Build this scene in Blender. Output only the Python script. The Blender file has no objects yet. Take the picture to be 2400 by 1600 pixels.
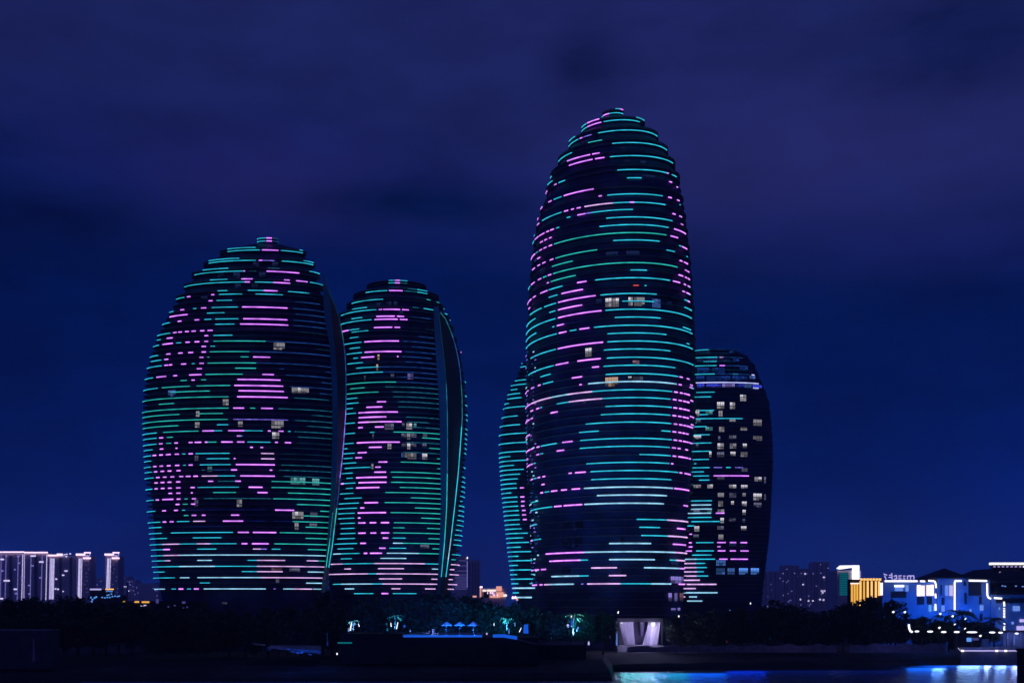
# LED strips read off the facades: x0 x1 y colour, in the reading frame (ox, oy, scale) given with each block
LED1 = [((310,540,4.4808),'''
1305 1400 85 c;1408 1465 79 p;1480 1540 88 d;1305 1400 116 c;1410 1465 111 p;1475 1540 117 d;1005 1295 188 c;1755 1785 204 c
1005 1340 220 c;1363 1535 206 p;1560 1785 222 c;808 1125 300 c;808 1298 328 c;1330 1365 314 p;1365 1495 314 v;1570 1895 325 c
1795 1898 303 c;745 1010 415 c;660 1170 447 c;1170 1185 428 p;1230 1300 428 d;1410 1750 427 p;1425 1550 393 d;1860 1962 416 c
1858 1957 449 c;1148 1265 512 p;1594 1650 509 p;1183 1235 544 p;1290 1480 541 c;1480 1655 542 p;1720 1837 547 p;820 1000 526 c
553 1180 560 c;1865 1995 528 c;1905 1990 563 d;1215 1380 626 c;1380 1525 622 p;900 1000 636 c;1295 1580 657 c;1635 1852 662 c
915 1155 665 c;1800 1880 637 e;835 863 674 p;580 613 697 p;467 550 717 c;807 845 748 p;890 1048 741 c;1710 1965 741 b
1155 1628 792 p;840 1110 804 c;728 778 816 p;645 675 824 c;512 547 835 p;395 435 858 c;1690 2015 808 b;790 970 880 c
1715 2030 877 b;398 582 909 p;1167 1627 926 p;875 1115 936 c;762 832 945 c;660 703 951 p;483 517 967 p;322 397 990 c
1690 2030 938 b;1135 1635 978 p;873 1075 988 c;1690 2050 992 b;270 403 1098 c;435 468 1081 p;488 523 1076 p;560 595 1071 p
627 668 1067 p;718 758 1060 p;795 845 1055 p;1740 2060 1048 e;368 425 1143 p;763 798 1116 p;855 1053 1110 c;265 302 1160 c
323 428 1207 p;467 515 1196 c;565 606 1190 p;660 705 1184 p;762 798 1180 p;225 283 1228 c;855 1400 1165 g;1400 2080 1170 b
733 775 1233 p;825 870 1228 c;1930 2080 1232 e;190 273 1340 c;363 403 1318 p;490 530 1308 p;594 640 1302 p;733 775 1295 p
815 1230 1284 g;1230 2085 1283 b;203 308 1384 c;343 380 1372 p;710 748 1349 p;797 808 1345 g;1140 1222 1332 g;1270 1447 1329 p
160 310 1450 c;343 380 1431 p;393 420 1429 p;520 567 1419 p;630 658 1414 c;710 752 1411 p;795 1300 1400 g;1300 2085 1400 b
683 732 1465 p;1083 1300 1449 g;1540 1590 1446 b;2030 2085 1473 b;155 220 1563 c;260 357 1549 p;437 472 1540 p;603 728 1529 p
773 1160 1518 g;1367 1487 1509 p;1610 2090 1520 b'''),
((310,880,4.4808),'''
137 218 44 c;1105 1555 42 p;513 575 64 g;627 658 60 p;727 775 55 g;1985 2090 65 b;1073 1583 104 p;123 270 155 c;318 607 131 g
680 1030 113 g;1660 2085 115 b;405 815 177 g;1117 1590 158 p;1968 2085 180 b;113 1010 240 g;1103 1630 222 p;1700 2060 235 d
287 440 306 g;110 1012 358 g;1063 1175 340 p;1238 1292 339 g;1353 1475 338 p;1535 2093 350 d;113 495 425 g;700 952 401 g
1880 2093 412 d;110 1003 475 g;1063 1635 458 v;1700 2093 470 d;117 485 543 g;893 1010 515 c;1832 2093 528 d;113 258 612 c
330 697 591 g;740 857 580 p;857 945 577 c;1010 1175 575 p;1175 1368 573 c;1425 1453 574 p;1535 1585 574 p;1635 1660 575 c
1703 2093 588 d;120 257 665 c;290 327 653 p;370 428 648 g;1100 1140 629 p;1140 1157 628 c;1738 2085 645 d;120 257 728 c
287 320 715 p;363 410 711 g;449 480 707 p;598 635 702 p;660 725 699 p;767 790 698 p;790 885 696 g;938 1055 694 p;1103 1178 692 p
1210 1450 691 c;1498 1527 692 p;1602 1665 693 p;1720 2085 705 e;127 215 783 c;297 328 769 p;461 475 762 p;1238 1267 747 p
1345 1375 747 p;1685 2085 762 e;125 200 847 c;220 253 835 p;290 323 831 p;360 405 827 p;453 492 824 p;530 558 821 c;597 638 818 p
670 1023 815 c;1353 1487 810 w;1560 2085 820 e;132 200 898 c;785 1020 869 c;1070 1083 867 p;1353 1492 867 w;1560 2085 878 e
130 197 963 c;227 257 951 p;293 325 947 p;370 403 943 p;455 495 940 p;540 563 938 c;597 635 936 p;715 1033 932 c;1090 1495 930 p
1565 2090 942 d;138 210 1015 c;235 263 1006 p;303 337 1001 p;378 412 998 p;470 508 994 p;733 760 990 d;830 1020 987 b
1040 1100 986 p;1443 1468 985 p;1540 2090 997 d;137 227 1076 c;257 290 1067 p;330 362 1062 p;408 442 1059 p;500 537 1056 p
567 613 1055 p;647 690 1053 p;735 900 1051 w;900 1080 1049 c;1135 1495 1049 p;1585 2090 1062 d;240 268 1122 p;305 338 1118 p
378 412 1115 p;467 505 1112 p;800 850 1105 p;905 1080 1105 d;1085 1140 1105 p;1463 2090 1117 g;145 213 1192 c;241 268 1184 p
308 340 1181 p;382 415 1178 p;467 507 1175 p;617 657 1171 p;690 1120 1168 c;1223 1367 1167 p;1463 2090 1178 g;387 420 1232 p
470 507 1230 p;622 636 1226 p;852 1090 1223 g;1315 1420 1222 p;1635 2080 1235 g;153 228 1307 c;253 282 1300 p;322 433 1296 p
472 508 1293 p;555 583 1291 g;632 670 1290 p;757 1455 1287 d;1480 2080 1297 g;462 497 1348 p;537 583 1347 g;623 662 1346 p
1728 2075 1357 g;160 245 1422 c;322 355 1413 p;446 480 1410 p;530 560 1409 c;560 1400 1405 f;1500 1697 1408 p;1973 2075 1424 g
548 590 1464 g;630 673 1462 p;735 770 1462 p;1040 1123 1460 p;1797 2065 1474 g;170 297 1537 c;327 358 1530 p;400 435 1529 p
475 600 1527 c;645 767 1525 w;955 1165 1525 p;1170 1400 1525 f;1480 1680 1527 f;1683 2062 1537 g'''),
((310,1120,4.4808),'''
183 307 514 c;600 1010 505 f;1820 2057 520 g;180 310 575 c;413 1058 569 c;1110 1223 569 p;1268 1510 569 p;1550 2055 580 g
193 367 629 c;640 937 625 c;1820 2043 638 g;190 320 692 c;320 500 689 w;500 680 687 c;680 820 686 w;820 1095 686 c;1150 1208 687 p
1258 1430 688 p;1490 2040 699 g;205 330 747 c;330 397 744 p;687 883 742 c;1268 1352 744 w;1352 1412 744 v;1465 1553 746 c
1843 2033 757 g;203 330 808 c;330 500 804 w;500 1300 806 h;1300 2030 817 h;215 345 864 c;345 400 861 w;687 838 861 h
1212 1310 863 c;1310 1602 866 w;1830 1945 873 w;1945 2017 880 g;213 500 930 c;500 870 925 h;870 1310 927 c;1310 2015 936 w
230 342 980 c;1153 1310 983 c;1310 1577 987 w;1842 2005 996 h;228 450 1044 c;507 600 1041 h;690 1360 1046 h;1360 1990 1056 w
715 815 1099 c;1825 1990 1115 h;240 345 1160 h;420 460 1160 c;492 537 1160 p;583 617 1160 c;653 700 1161 p;755 1400 1164 h
1485 1502 1168 v;1585 1690 1171 h;1690 1885 1175 w;1900 1980 1178 h''')]
LED2 = [((760,630,6.533),'''
990 1080 183 c;1085 1157 172 p;1165 1268 177 c;985 1080 228 c;1083 1157 215 p;1165 1268 217 d;640 960 325 c;1275 1420 296 d
1420 1572 310 c;640 967 368 c;993 1200 341 p;1225 1420 340 d;1420 1572 355 c;428 770 480 c;428 900 515 c;1583 1615 441 g
1563 1618 484 g;435 655 622 c;837 887 633 p;905 1160 620 p;1192 1293 611 p;1350 1450 611 d;1625 1660 586 g;263 800 668 c
1520 1663 623 c;1720 1755 516 g;425 585 770 c;800 1080 730 p;1115 1220 717 p;1845 1855 627 c;1845 1878 677 c;258 725 815 c
772 1123 775 p;1158 1272 760 p;1335 1625 766 b;393 540 928 c;765 1040 887 p;1075 1160 875 p;425 675 962 c;283 375 988 p
1555 1690 885 e;1575 1690 930 e;1940 1950 790 c;1945 1965 838 e;398 525 1064 c;1445 1670 1018 b;303 573 1150 c;617 1143 1110 p
1210 1680 1098 b;395 547 1236 c;1340 1710 1190 b;350 580 1315 c;622 1182 1280 p;1230 1700 1270 b;2088 2103 1308 p;452 518 1382 c
570 765 1364 p;1115 1137 1336 p;1195 1640 1334 b;360 595 1460 c;1245 1720 1420 b;493 830 1520 c;830 1730 1500 b'''),
((760,870,6.533),'''
340 900 35 c;900 1725 10 b;1110 1260 76 b;1370 1720 82 b;2150 2172 172 c;340 1100 180 g;1100 1730 163 b;403 620 262 g
935 1740 235 d;340 833 338 g;1030 1750 316 d;340 507 418 c;1050 1745 386 d;2155 2185 385 c;337 527 498 c;810 945 469 p
1120 1750 468 d;335 440 570 c;650 890 545 p;1135 1748 540 d;2160 2190 525 c;335 487 650 c;530 1127 628 p;2165 2190 655 c
533 950 700 p;1255 1750 692 d;330 470 803 c;523 680 787 p;680 850 778 w;850 1183 769 p;1270 1600 770 d;2168 2190 785 c
525 590 860 p;780 912 847 p;1350 1760 850 d;320 470 953 c;705 768 933 c;1060 1765 928 g;2160 2187 915 c;1500 1767 1004 g
2155 2187 990 c;303 453 1103 c;503 1157 1085 p;1255 1767 1082 d;2150 2182 1065 c;307 357 1175 c;687 880 1153 p;1605 1770 1160 g
2148 2180 1140 c;300 467 1253 c;517 650 1242 p;1200 1770 1237 d;2148 2175 1215 c;305 437 1326 c;483 577 1317 p;1725 1765 1315 g
2140 2175 1290 c;288 490 1405 c;833 965 1386 p;1170 1773 1390 g;320 710 1473 c;783 865 1460 p;1728 1773 1470 g;2130 2165 1445 c
275 437 1560 c;768 945 1542 p;1020 1775 1545 g'''),
((760,1100,5.228),'''
277 350 100 c;395 767 93 p;835 1420 90 g;1690 1730 75 c;210 240 170 p;240 382 163 c;423 763 157 p;820 1430 158 g;1685 1725 132 c
273 353 223 c;395 675 215 p;925 1423 215 g;1680 1725 195 c;200 357 290 c;750 1430 282 g;1675 1722 255 c;253 460 344 c
1060 1425 340 g;1665 1722 318 c;187 425 405 c;495 660 402 p;743 1433 406 g;1665 1685 375 c;178 403 466 c;445 490 462 p
1110 1430 463 g;1650 1715 437 c;178 375 533 c;415 757 525 p;815 1432 529 g;1645 1712 493 c;180 370 590 c;417 445 586 p
1187 1428 590 g;1637 1710 556 c;200 378 656 c;420 505 652 p;560 637 649 p;695 793 648 p;855 1432 654 g;1627 1703 614 c
210 372 713 c;845 983 706 g;1260 1422 713 g;1620 1702 682 c;203 383 777 c;420 508 774 p;567 637 772 p;697 797 770 p;845 1420 775 g
1610 1680 737 c;167 375 833 c;718 785 829 p;835 995 829 c;1275 1420 837 g;1598 1692 800 c;133 403 900 c;445 512 897 p
843 960 897 h;960 1420 900 g;1590 1670 857 c;170 357 959 c;675 752 954 p;797 1000 954 c;1325 1417 963 g;1580 1680 921 c
115 210 1025 h;210 433 1022 c;488 527 1021 p;563 708 1020 p;768 1155 1021 h;1155 1417 1027 g;1565 1668 1044 c;210 338 1080 c
690 1003 1078 h;1557 1603 1098 c;87 230 1143 w;230 610 1145 c;610 1230 1148 w;1230 1405 1154 c;1552 1652 1164 w;250 328 1203 w
660 975 1202 w;1318 1397 1212 h;1538 1586 1220 w;65 540 1271 w;540 640 1269 c;640 1390 1275 w;1533 1640 1287 w;673 953 1327 w
1312 1385 1337 w;1523 1567 1344 w;115 210 1392 c;210 590 1391 h;590 715 1391 c;715 1380 1398 w;1517 1620 1410 w;258 367 1448 h
825 930 1452 w;1235 1357 1458 w;1510 1580 1467 w;370 600 1515 c;703 785 1517 p;840 1125 1519 c''')]
LED3 = [((1200,240,5.2267),'''
1265 1310 80 c;1317 1355 96 p;1125 1187 142 p;1190 1355 133 c;925 1070 212 p;1095 1125 185 c;1520 1613 218 c;857 912 280 c
930 1095 262 p;857 920 325 c;1125 1560 220 c;703 775 455 c;700 815 490 c;833 865 430 p;865 975 405 v;1058 1775 347 c;575 645 660 c
575 735 670 c;935 1103 475 g;1228 1893 505 c;1700 1888 525 c;680 957 683 p;985 1073 630 p;703 988 727 p;1020 1133 676 p
1200 1965 668 c;1770 1963 700 c;475 487 950 c;440 500 1020 c;523 548 1023 p;575 652 985 c;1290 1905 840 c;1955 2010 918 c
1895 1912 862 p;1923 1955 934 p;1408 1583 930 c;397 410 1155 c;410 435 1117 p;2012 2026 1040 p;453 487 1250 p;517 608 1205 c
638 1000 1115 p;332 345 1280 c;355 375 1332 p;1062 1100 1157 p;1168 1840 1133 c;1912 1950 1122 p;2020 2045 1208 p;2050 2058 1255 c
375 607 1432 c;642 690 1358 p;727 760 1330 p;795 843 1309 p;890 1240 1258 w;1240 1440 1232 c;1440 1492 1228 p;1492 1875 1247 c
1963 1997 1333 p;675 718 1425 c;718 800 1405 f;805 900 1380 p;900 970 1360 v;973 1480 1318 c;2047 2075 1403 p;2065 2090 1470 p
1155 1960 1407 c;1983 2015 1510 p;2020 2043 1531 p;2050 2072 1555 p;290 325 1467 p;313 335 1538 p;1073 1912 1497 c'''),
((1200,540,5.2267),'''
258 280 90 c;285 300 148 p;305 328 128 p;340 365 104 p;372 400 84 p;425 455 54 p;475 515 28 p;545 580 3 c;2060 2090 12 p
2095 2110 42 p;2103 2123 70 p;258 272 185 c;350 380 178 p;402 433 150 p;458 487 126 p;1240 1803 106 c;237 285 348 p;300 320 305 c
340 370 280 p;393 425 250 p;455 492 222 p;520 1885 55 g;1940 2027 115 p;2045 2065 160 c;2080 2100 190 p;2103 2120 222 p
2118 2138 253 p;2135 2145 285 c;315 347 366 p;278 298 428 b;253 283 503 p;318 345 462 p;377 413 429 p;468 508 391 p;538 1043 300 g
1890 1990 275 c;2053 2080 339 p;2103 2123 383 p;2125 2147 420 p;495 745 430 g;1450 1650 483 c;2115 2135 465 p;2143 2165 463 p
2143 2165 510 p;240 280 677 p;325 360 629 p;385 425 603 g;445 483 577 p;510 2022 405 g;2038 2065 508 p;2070 2090 523 p
2117 2137 567 p;433 453 666 p;480 780 610 g;2102 2125 628 p;2150 2172 623 p;2150 2173 690 p;203 225 730 c;352 437 785 p
455 620 733 c;800 913 650 p;1020 1930 586 c;1970 2053 668 p;2085 2113 715 p;2135 2170 772 p;2165 2178 720 c;263 293 838 p
195 240 883 p;455 560 830 c;610 870 766 p;1485 1550 668 r;1623 1643 673 c;225 365 1012 c;400 540 938 c;570 1025 857 p
1085 1768 776 c;2110 2145 825 c;2150 2172 860 p;2165 2180 820 c;208 225 962 p;463 535 1014 c;567 860 957 p;1350 1740 866 c
2110 2155 928 c;2165 2195 990 c;185 290 1125 c;180 535 1175 c;568 1097 1037 p;1145 2195 975 c;2055 2187 1010 c;500 520 1192 c
553 640 1168 p;640 775 1145 f;1260 1815 1060 c;2092 2185 1200 c;178 300 1305 c;178 550 1350 c;578 670 1262 p;712 790 1237 c
828 948 1211 p;1005 2200 1162 c;1170 1885 1256 c;2135 2165 1387 c;235 540 1510 c;565 1115 1413 p;1170 2205 1362 c;1125 1935 1452 c'''),
((1150,820,4.704),'''
720 858 160 p;958 1213 112 p;420 698 218 c;1280 2230 90 c;1118 1195 184 p;1245 2030 170 c;553 663 278 c;897 1008 301 p;582 690 360 c
527 553 385 p;453 480 411 p;400 418 443 p;1270 2062 262 c;2080 2112 326 p;2160 2185 358 p;2197 2220 388 p;2218 2232 410 c
980 1005 377 p;1075 2045 345 h;2070 2100 403 p;372 400 503 p;2193 2217 463 p;382 400 622 p;403 418 605 p;420 440 592 p
450 665 548 w;665 860 505 h;860 1120 472 w;1120 1995 438 c;2022 2057 483 p;2085 2112 499 p;2127 2157 516 p;2165 2190 533 p
2200 2225 560 p;445 470 658 p;508 537 636 p;553 567 626 c;733 865 580 c;865 1230 548 w;1230 1978 522 c;2008 2043 562 p
2070 2103 578 p;2120 2145 594 p;2157 2185 610 p;383 400 787 p;397 408 772 p;415 432 760 p;447 468 745 p;665 740 685 p
1265 1990 615 c;2013 2050 657 p;2075 2108 672 p;2122 2150 687 p;2160 2187 703 p;2195 2235 738 p;1215 1975 705 c;2003 2040 738 p
2065 2098 753 p;2115 2145 767 p;2155 2177 782 p;2205 2230 825 p;1050 1985 794 c;2017 2050 833 p;2075 2107 847 p;2122 2150 860 p
2160 2225 893 p;383 398 950 p;400 413 938 p;417 435 927 p;978 1192 895 c;1882 1978 898 c;2003 2040 913 p;2067 2097 926 p
2113 2140 940 p;2152 2175 953 p;387 403 1110 p;405 418 1100 p;420 437 1091 p;447 470 1079 p;510 540 1060 p;558 732 1038 c
793 905 1010 p;990 1990 972 c;2015 2050 1008 p;2072 2103 1021 p;2120 2145 1034 p;2155 2177 1047 p;2187 2218 1075 p;508 537 1141 p
555 580 1132 c;733 812 1098 p;985 1970 1058 c;1997 2035 1089 p;2060 2088 1101 p;2145 2168 1125 p;395 410 1188 p;1640 1978 1162 c
2005 2040 1184 p;2067 2135 1202 p;2143 2168 1217 p;2180 2200 1238 p;390 440 1270 p;447 468 1248 p;478 497 1236 c;1057 1965 1235 c
1987 2008 1262 p;862 895 1353 p;933 1050 1344 p;1103 2060 1328 c;2080 2105 1371 p;2135 2200 1400 p;443 468 1416 p;480 505 1407 c
522 548 1396 p;577 603 1386 p;1110 1985 1412 c;567 595 1469 p'''),
((1150,820,4.704),'''
405 419 20 B;470 484 20 H;392 400 64 V;490 498 64 V;400 408 108 V;490 504 108 V;405 413 152 B;455 465 152 B;392 400 196 V;490 498 196 H;405 413 240 B;490 498 240 V;392 400 284 B;455 465 284 B;392 400 328 B;455 465 328 B;392 402 372 B;470 478 372 B;392 402 416 H;470 484 416 V;405 413 460 B;470 480 460 B;400 408 504 V;470 480 504 B;392 400 548 B;470 480 548 V;405 415 592 V;490 504 592 V;400 414 636 B;440 454 636 B;392 402 680 B;455 469 680 B;405 415 724 V;470 484 724 B;400 410 768 V;440 448 768 B;405 413 812 B;470 480 812 H;392 406 856 B;470 480 856 B;392 406 900 B;455 465 900 B;405 413 944 H;440 454 944 V;392 406 988 H;455 465 988 B;400 408 1032 V;490 504 1032 V;400 408 1076 B;470 484 1076 H;392 400 1120 B;490 500 1120 B;392 402 1164 B;440 448 1164 V;405 419 1208 V;455 465 1208 B;400 410 1252 V;470 480 1252 B;392 406 1296 B;490 504 1296 V;400 408 1340 V;455 465 1340 H;405 413 1384 B;470 484 1384 H;405 415 1428 B;440 454 1428 B;400 414 1472 B;470 480 1472 B'''),
((1150,1120,4.612),'''
432 444 160 B;450 462 160 B;432 444 202 B;490 508 202 B;425 443 244 B;490 508 244 H;425 443 286 H;470 482 286 B;432 450 328 B;470 478 328 B;425 443 370 V;490 508 370 H;415 427 412 B;510 528 412 B;432 440 454 B;450 468 454 H;432 440 496 B;470 488 496 V;425 433 538 V;470 478 538 V;425 437 580 B;470 488 580 V;425 437 622 H;510 528 622 B;415 423 664 B;470 478 664 B;425 437 706 V;490 508 706 B;425 443 748 B;450 462 748 V;425 443 790 B;490 502 790 B;425 443 832 B;510 522 832 H;415 433 874 H;470 488 874 H;415 433 916 V;470 482 916 V;425 437 958 B;450 468 958 B;415 433 1000 B;490 502 1000 H;425 437 1042 B;470 482 1042 H;425 443 1084 B;470 482 1084 B;425 437 1126 V;490 502 1126 B'''),
((1150,1120,4.612),'''
543 568 148 p;590 635 141 c;657 722 131 p;765 825 121 p;878 967 110 p;1010 1965 95 h;1982 2085 130 p;2090 2140 158 p;1150 1900 175 h
445 515 242 c;437 667 318 c;690 768 295 p;793 990 284 p;1015 1867 267 h;2083 2125 322 p;415 437 507 p;437 503 495 c;1577 1900 450 c
1900 2128 472 w;1607 1825 532 c;2013 2100 560 p;420 455 670 p;455 545 658 c;1627 1910 627 c;1910 2120 650 w;1280 1730 703 h
1967 2103 730 p;600 1010 803 p;1010 1980 797 h;1980 2115 825 w;640 970 884 p;970 1052 878 c;1280 1770 878 h;1935 2000 890 c
2000 2095 903 w;440 468 993 p;480 523 988 p;550 600 983 p;1087 1365 968 w;1657 2040 978 h;2045 2090 995 p;662 960 1052 h
960 1058 1050 c;1278 1463 1049 w;455 475 1155 p;480 503 1152 p;535 562 1150 p;583 640 1147 w;640 900 1144 h;980 1003 1142 v
1045 1400 1140 w;1400 1730 1145 c;1730 1945 1153 h;2030 2090 1162 p''')]
LED4 = [((1560,790,4.613),'''
290 350 112 d;367 445 109 c;290 467 134 c;290 320 192 c;290 558 217 c;585 620 220 w;413 550 283 c;290 550 307 c;583 640 309 p
290 530 397 c;530 900 402 b;470 760 134 e;560 830 219 b;640 880 310 b;290 700 170 e;290 760 255 e;290 860 350 e;730 775 407 c;290 940 491 x;930 1000 500 x;945 1000 556 x;290 330 545 b;930 955 413 x;290 530 593 c;290 493 653 c;365 525 789 c;370 460 829 c;320 830 878 c;275 333 915 c;275 443 963 c
285 477 1052 c;275 495 1141 c;265 490 1230 c;270 467 1318 c;270 333 1359 c;250 475 1407 c;520 610 1409 v;655 703 1410 c
752 835 1410 v;257 415 1449 c;255 470 1496 c;520 897 1500 p;365 475 1537 c'''),
((1560,1110,4.613),'''
250 295 110 c;250 290 200 c;237 500 289 c;282 493 331 h;230 500 378 h;240 490 421 h;543 635 424 p;227 497 468 c;282 585 513 c
240 310 558 c;260 287 648 p;255 283 740 p;333 518 740 c;558 650 741 p;695 760 742 p;808 877 745 p;243 290 780 p;560 592 784 p
210 285 828 p;333 520 829 c;565 645 832 p;695 757 834 p;808 893 837 p;290 497 873 c;190 335 917 h;335 535 918 c;580 668 922 p
702 885 926 p;195 330 962 w;330 428 964 c;200 335 1010 w;335 445 1011 c;197 340 1051 w;340 413 1053 c;190 340 1100 w;340 460 1102 c
190 370 1142 w;190 550 1192 w;187 327 1233 w;200 560 1282 h;187 213 1322 w;258 340 1323 h;237 397 1372 h''')]
LED5 = [((1150,820,4.704),'''
335 350 150 c;333 403 203 c;272 390 320 c;228 400 363 c;228 295 420 c;190 325 463 c;190 340 516 c;157 203 567 c;157 385 613 c
133 150 666 c;133 300 712 c;113 130 766 c;113 325 811 c;100 130 862 c;100 400 908 c;95 153 962 c;95 403 1010 c;95 170 1058 c
93 390 1108 c;95 217 1158 c;95 390 1208 c;100 258 1255 c;102 365 1308 c;108 325 1356 c;108 300 1410 c;117 285 1457 c;117 290 1512 c
328 367 1504 p'''),
((1150,1120,4.612),'''
120 225 145 c;120 290 197 c;325 365 190 p;132 290 242 c;333 368 237 p;130 297 295 c;333 365 289 p;140 305 343 c;343 378 336 p
140 310 392 c;345 383 389 p;150 315 440 c;352 390 436 p;150 315 493 c;158 335 540 c;158 400 591 c;168 353 636 c;168 415 690 c
180 325 737 c;180 440 790 c;190 300 835 c;190 452 887 c;203 295 935 c;203 440 988 c;217 287 1034 c;217 460 1087 c;230 300 1134 c
230 480 1186 h;245 305 1234 c;220 445 1287 h;440 467 1033 c;425 455 1134 c''')]
# lit windows: x0 x1 y0 y1 kind
WIN1 = [((310,540,4.4808),'1483 1603 1180 1250 k;720 790 690 720 n;1060 1130 440 500 n;1270 1330 330 380 n;1470 1530 330 380 n;1080 1140 560 610 n;1250 1320 560 610 n;1330 1400 440 490 n;900 960 440 490 n'),
((310,880,4.4808),'375 455 155 218 l;1675 1855 125 185 k;950 1012 248 310 k;668 707 372 430 k;658 707 488 545 k;1110 1160 480 535 k;1460 1590 475 550 k;1468 1545 595 660 k;653 695 838 890 m;790 838 952 1008 t;1663 1818 1070 1140 t;1888 1965 1080 1150 t;650 693 1305 1370 m;1097 1152 1300 1375 k;1680 1798 1428 1500 k;1868 1945 1435 1490 m'),
((310,1120,4.4808),'1703 1748 470 540 k;1860 1940 475 515 m;1460 1570 945 980 r;1650 1760 945 985 m;1505 1543 1060 1100 m;525 562 1292 1312 m;940 995 1298 1320 m')]
WIN2 = [((760,630,6.533),'815 845 1310 1390 o;795 825 1460 1555 o;950 1030 500 560 n;1060 1120 500 560 n;1150 1210 640 690 n;800 860 520 570 n'),
((760,870,6.533),'1015 1070 40 100 m;1275 1365 35 120 v;925 1065 797 890 m;1190 1230 795 830 m;1255 1345 795 885 k;1370 1412 797 850 t;1180 1260 948 1010 m;1265 1320 948 1040 k;1330 1412 948 1010 m;1510 1578 955 1030 m;965 1030 1103 1185 k;1185 1260 1103 1145 m;1268 1320 1103 1190 k;1330 1410 1103 1150 m;1500 1568 1107 1155 m;1178 1215 1250 1310 l;1228 1412 1250 1340 k;1500 1578 1258 1345 k;722 752 1415 1490 k;735 760 955 1035 m;610 632 65 130 m'),
((760,1100,5.228),'1045 1095 920 950 n;1175 1285 920 960 m')]
WIN3 = [((1200,240,5.2267),'1225 1290 365 420 n;1330 1385 395 410 n;1335 1385 545 600 n;1380 1480 700 750 n;1575 1640 715 765 n;1590 1750 890 930 n;890 930 460 500 n'),
((1200,540,5.2267),'1143 1220 830 935 k;1228 1310 830 935 k;1425 1480 818 920 k;1495 1625 818 925 k;1715 1820 840 945 l;1900 1960 870 920 n;897 975 1440 1545 k;345 410 460 520 n;1030 1100 840 890 n;1150 1300 260 320 n;1400 1560 250 310 n'),
((1150,820,4.704),'1565 1640 115 155 r;1262 1405 300 400 o;1515 1555 292 315 k;1568 1680 292 360 m;1020 1120 500 580 n'),
((1150,1120,4.612),'1945 2085 1062 1135 v;1920 1960 1240 1325 v;1985 2020 1240 1325 v;2040 2085 1240 1325 r;1950 2000 1405 1430 v;2020 2050 1400 1430 v;1950 2030 900 960 n;750 860 470 560 f;900 1000 470 560 f;760 860 640 740 f;880 990 640 740 f;1400 1440 640 700 f;760 860 960 1030 f;1400 1450 970 1100 f;1080 1350 1285 1310 f;640 1040 1200 1240 f')]
WIN4 = [((1560,790,4.613),'805 872 622 690 k;555 635 700 770 k;695 752 705 775 k;320 367 785 850 k;430 510 795 835 t;570 618 787 853 k;330 380 882 915 m;690 757 885 910 k;948 1040 890 955 k;430 510 970 1010 t;577 635 967 1020 k;808 882 975 1005 k;303 385 1060 1100 k;567 592 1070 1110 m;685 765 1062 1100 m;945 1045 1068 1115 k;327 357 1145 1185 m;560 630 1145 1207 k;693 765 1148 1200 k;833 880 1150 1195 k;470 497 1235 1295 k;555 635 1240 1295 m;700 757 1237 1280 k;810 887 1240 1290 k;820 887 1415 1450 m;557 637 1505 1540 m;960 1040 1510 1555 k;690 740 150 195 q;730 795 235 280 q;800 890 320 370 q;905 970 415 475 l;300 420 420 470 q;440 700 420 470 q;720 880 420 470 q;300 420 505 545 z;440 600 505 545 z;610 750 505 545 v;760 850 505 545 z;850 930 508 550 l;940 1040 515 570 z;340 470 330 385 q;500 640 330 385 q;340 560 230 290 n;590 700 240 290 n;300 480 150 195 n'),
((1560,1110,4.613),'300 383 110 150 k;450 512 112 155 k;685 765 117 155 k;815 887 120 160 k;563 632 202 250 k;688 765 205 255 m;830 868 207 245 k;948 1040 212 285 k;568 622 290 350 k;707 740 292 330 k;825 877 298 345 k;953 1037 310 360 m;300 370 380 430 m;560 635 380 430 k;450 500 385 430 t;830 868 388 440 k;590 632 475 530 k;685 760 480 510 m;830 862 485 525 m;310 365 557 620 k;557 630 563 600 m;815 875 565 610 k;300 360 655 690 m;570 625 655 705 k;685 765 750 785 n;805 885 750 785 n;545 650 930 990 y;545 642 1018 1085 y;668 748 1018 1085 y;792 890 1018 1085 y;920 1010 1018 1085 y;1065 1085 30 100 m;1065 1085 220 280 m')]
WIN5 = []
# silhouettes: y xl xr (photograph pixels)
PRO1 = '556 601 654;567 600 655;569 612 644;578 613 643;580 536 707;592 534 708;604 492 732;618 490 734;632 462 745;645 457 747;660 438 754;674 434 757;690 420 763;703 414 768;733 398 776;764 382 782;788 370 787;816 360 792;842 352 797;866 346 801;892 340.6 803;918 337.5 805;943 335 806;968 334.6 807;994 334.6 807;1019 335 807;1045 337 806;1070 338 805;1096 339.5 804;1121 340.6 802;1147 342 800;1172 344 797;1198 346 794;1224 348 791;1249 350 788;1275 353 785;1301 355 782;1327 357.5 779;1353 361 776;1379 363.6 773;1386 366 772;1500 380 765'
PRO2 = '655 911 954;664 911 955;666 920 946;671 921 945;674 860 999;686 858 1001;700 828 1029;712 826 1031;735 801 1047;742 799 1049;757 790 1058;790 782 1068;830 775 1081;896 770 1090.6;970 766 1095;1023 764 1094;1061 763 1092;1107 762 1089;1138 762 1089;1182 761 1087.5;1230 761 1085;1276 761 1081;1301 761 1078.5;1347 762 1074;1370 763 1070;1500 770 1060'
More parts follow.
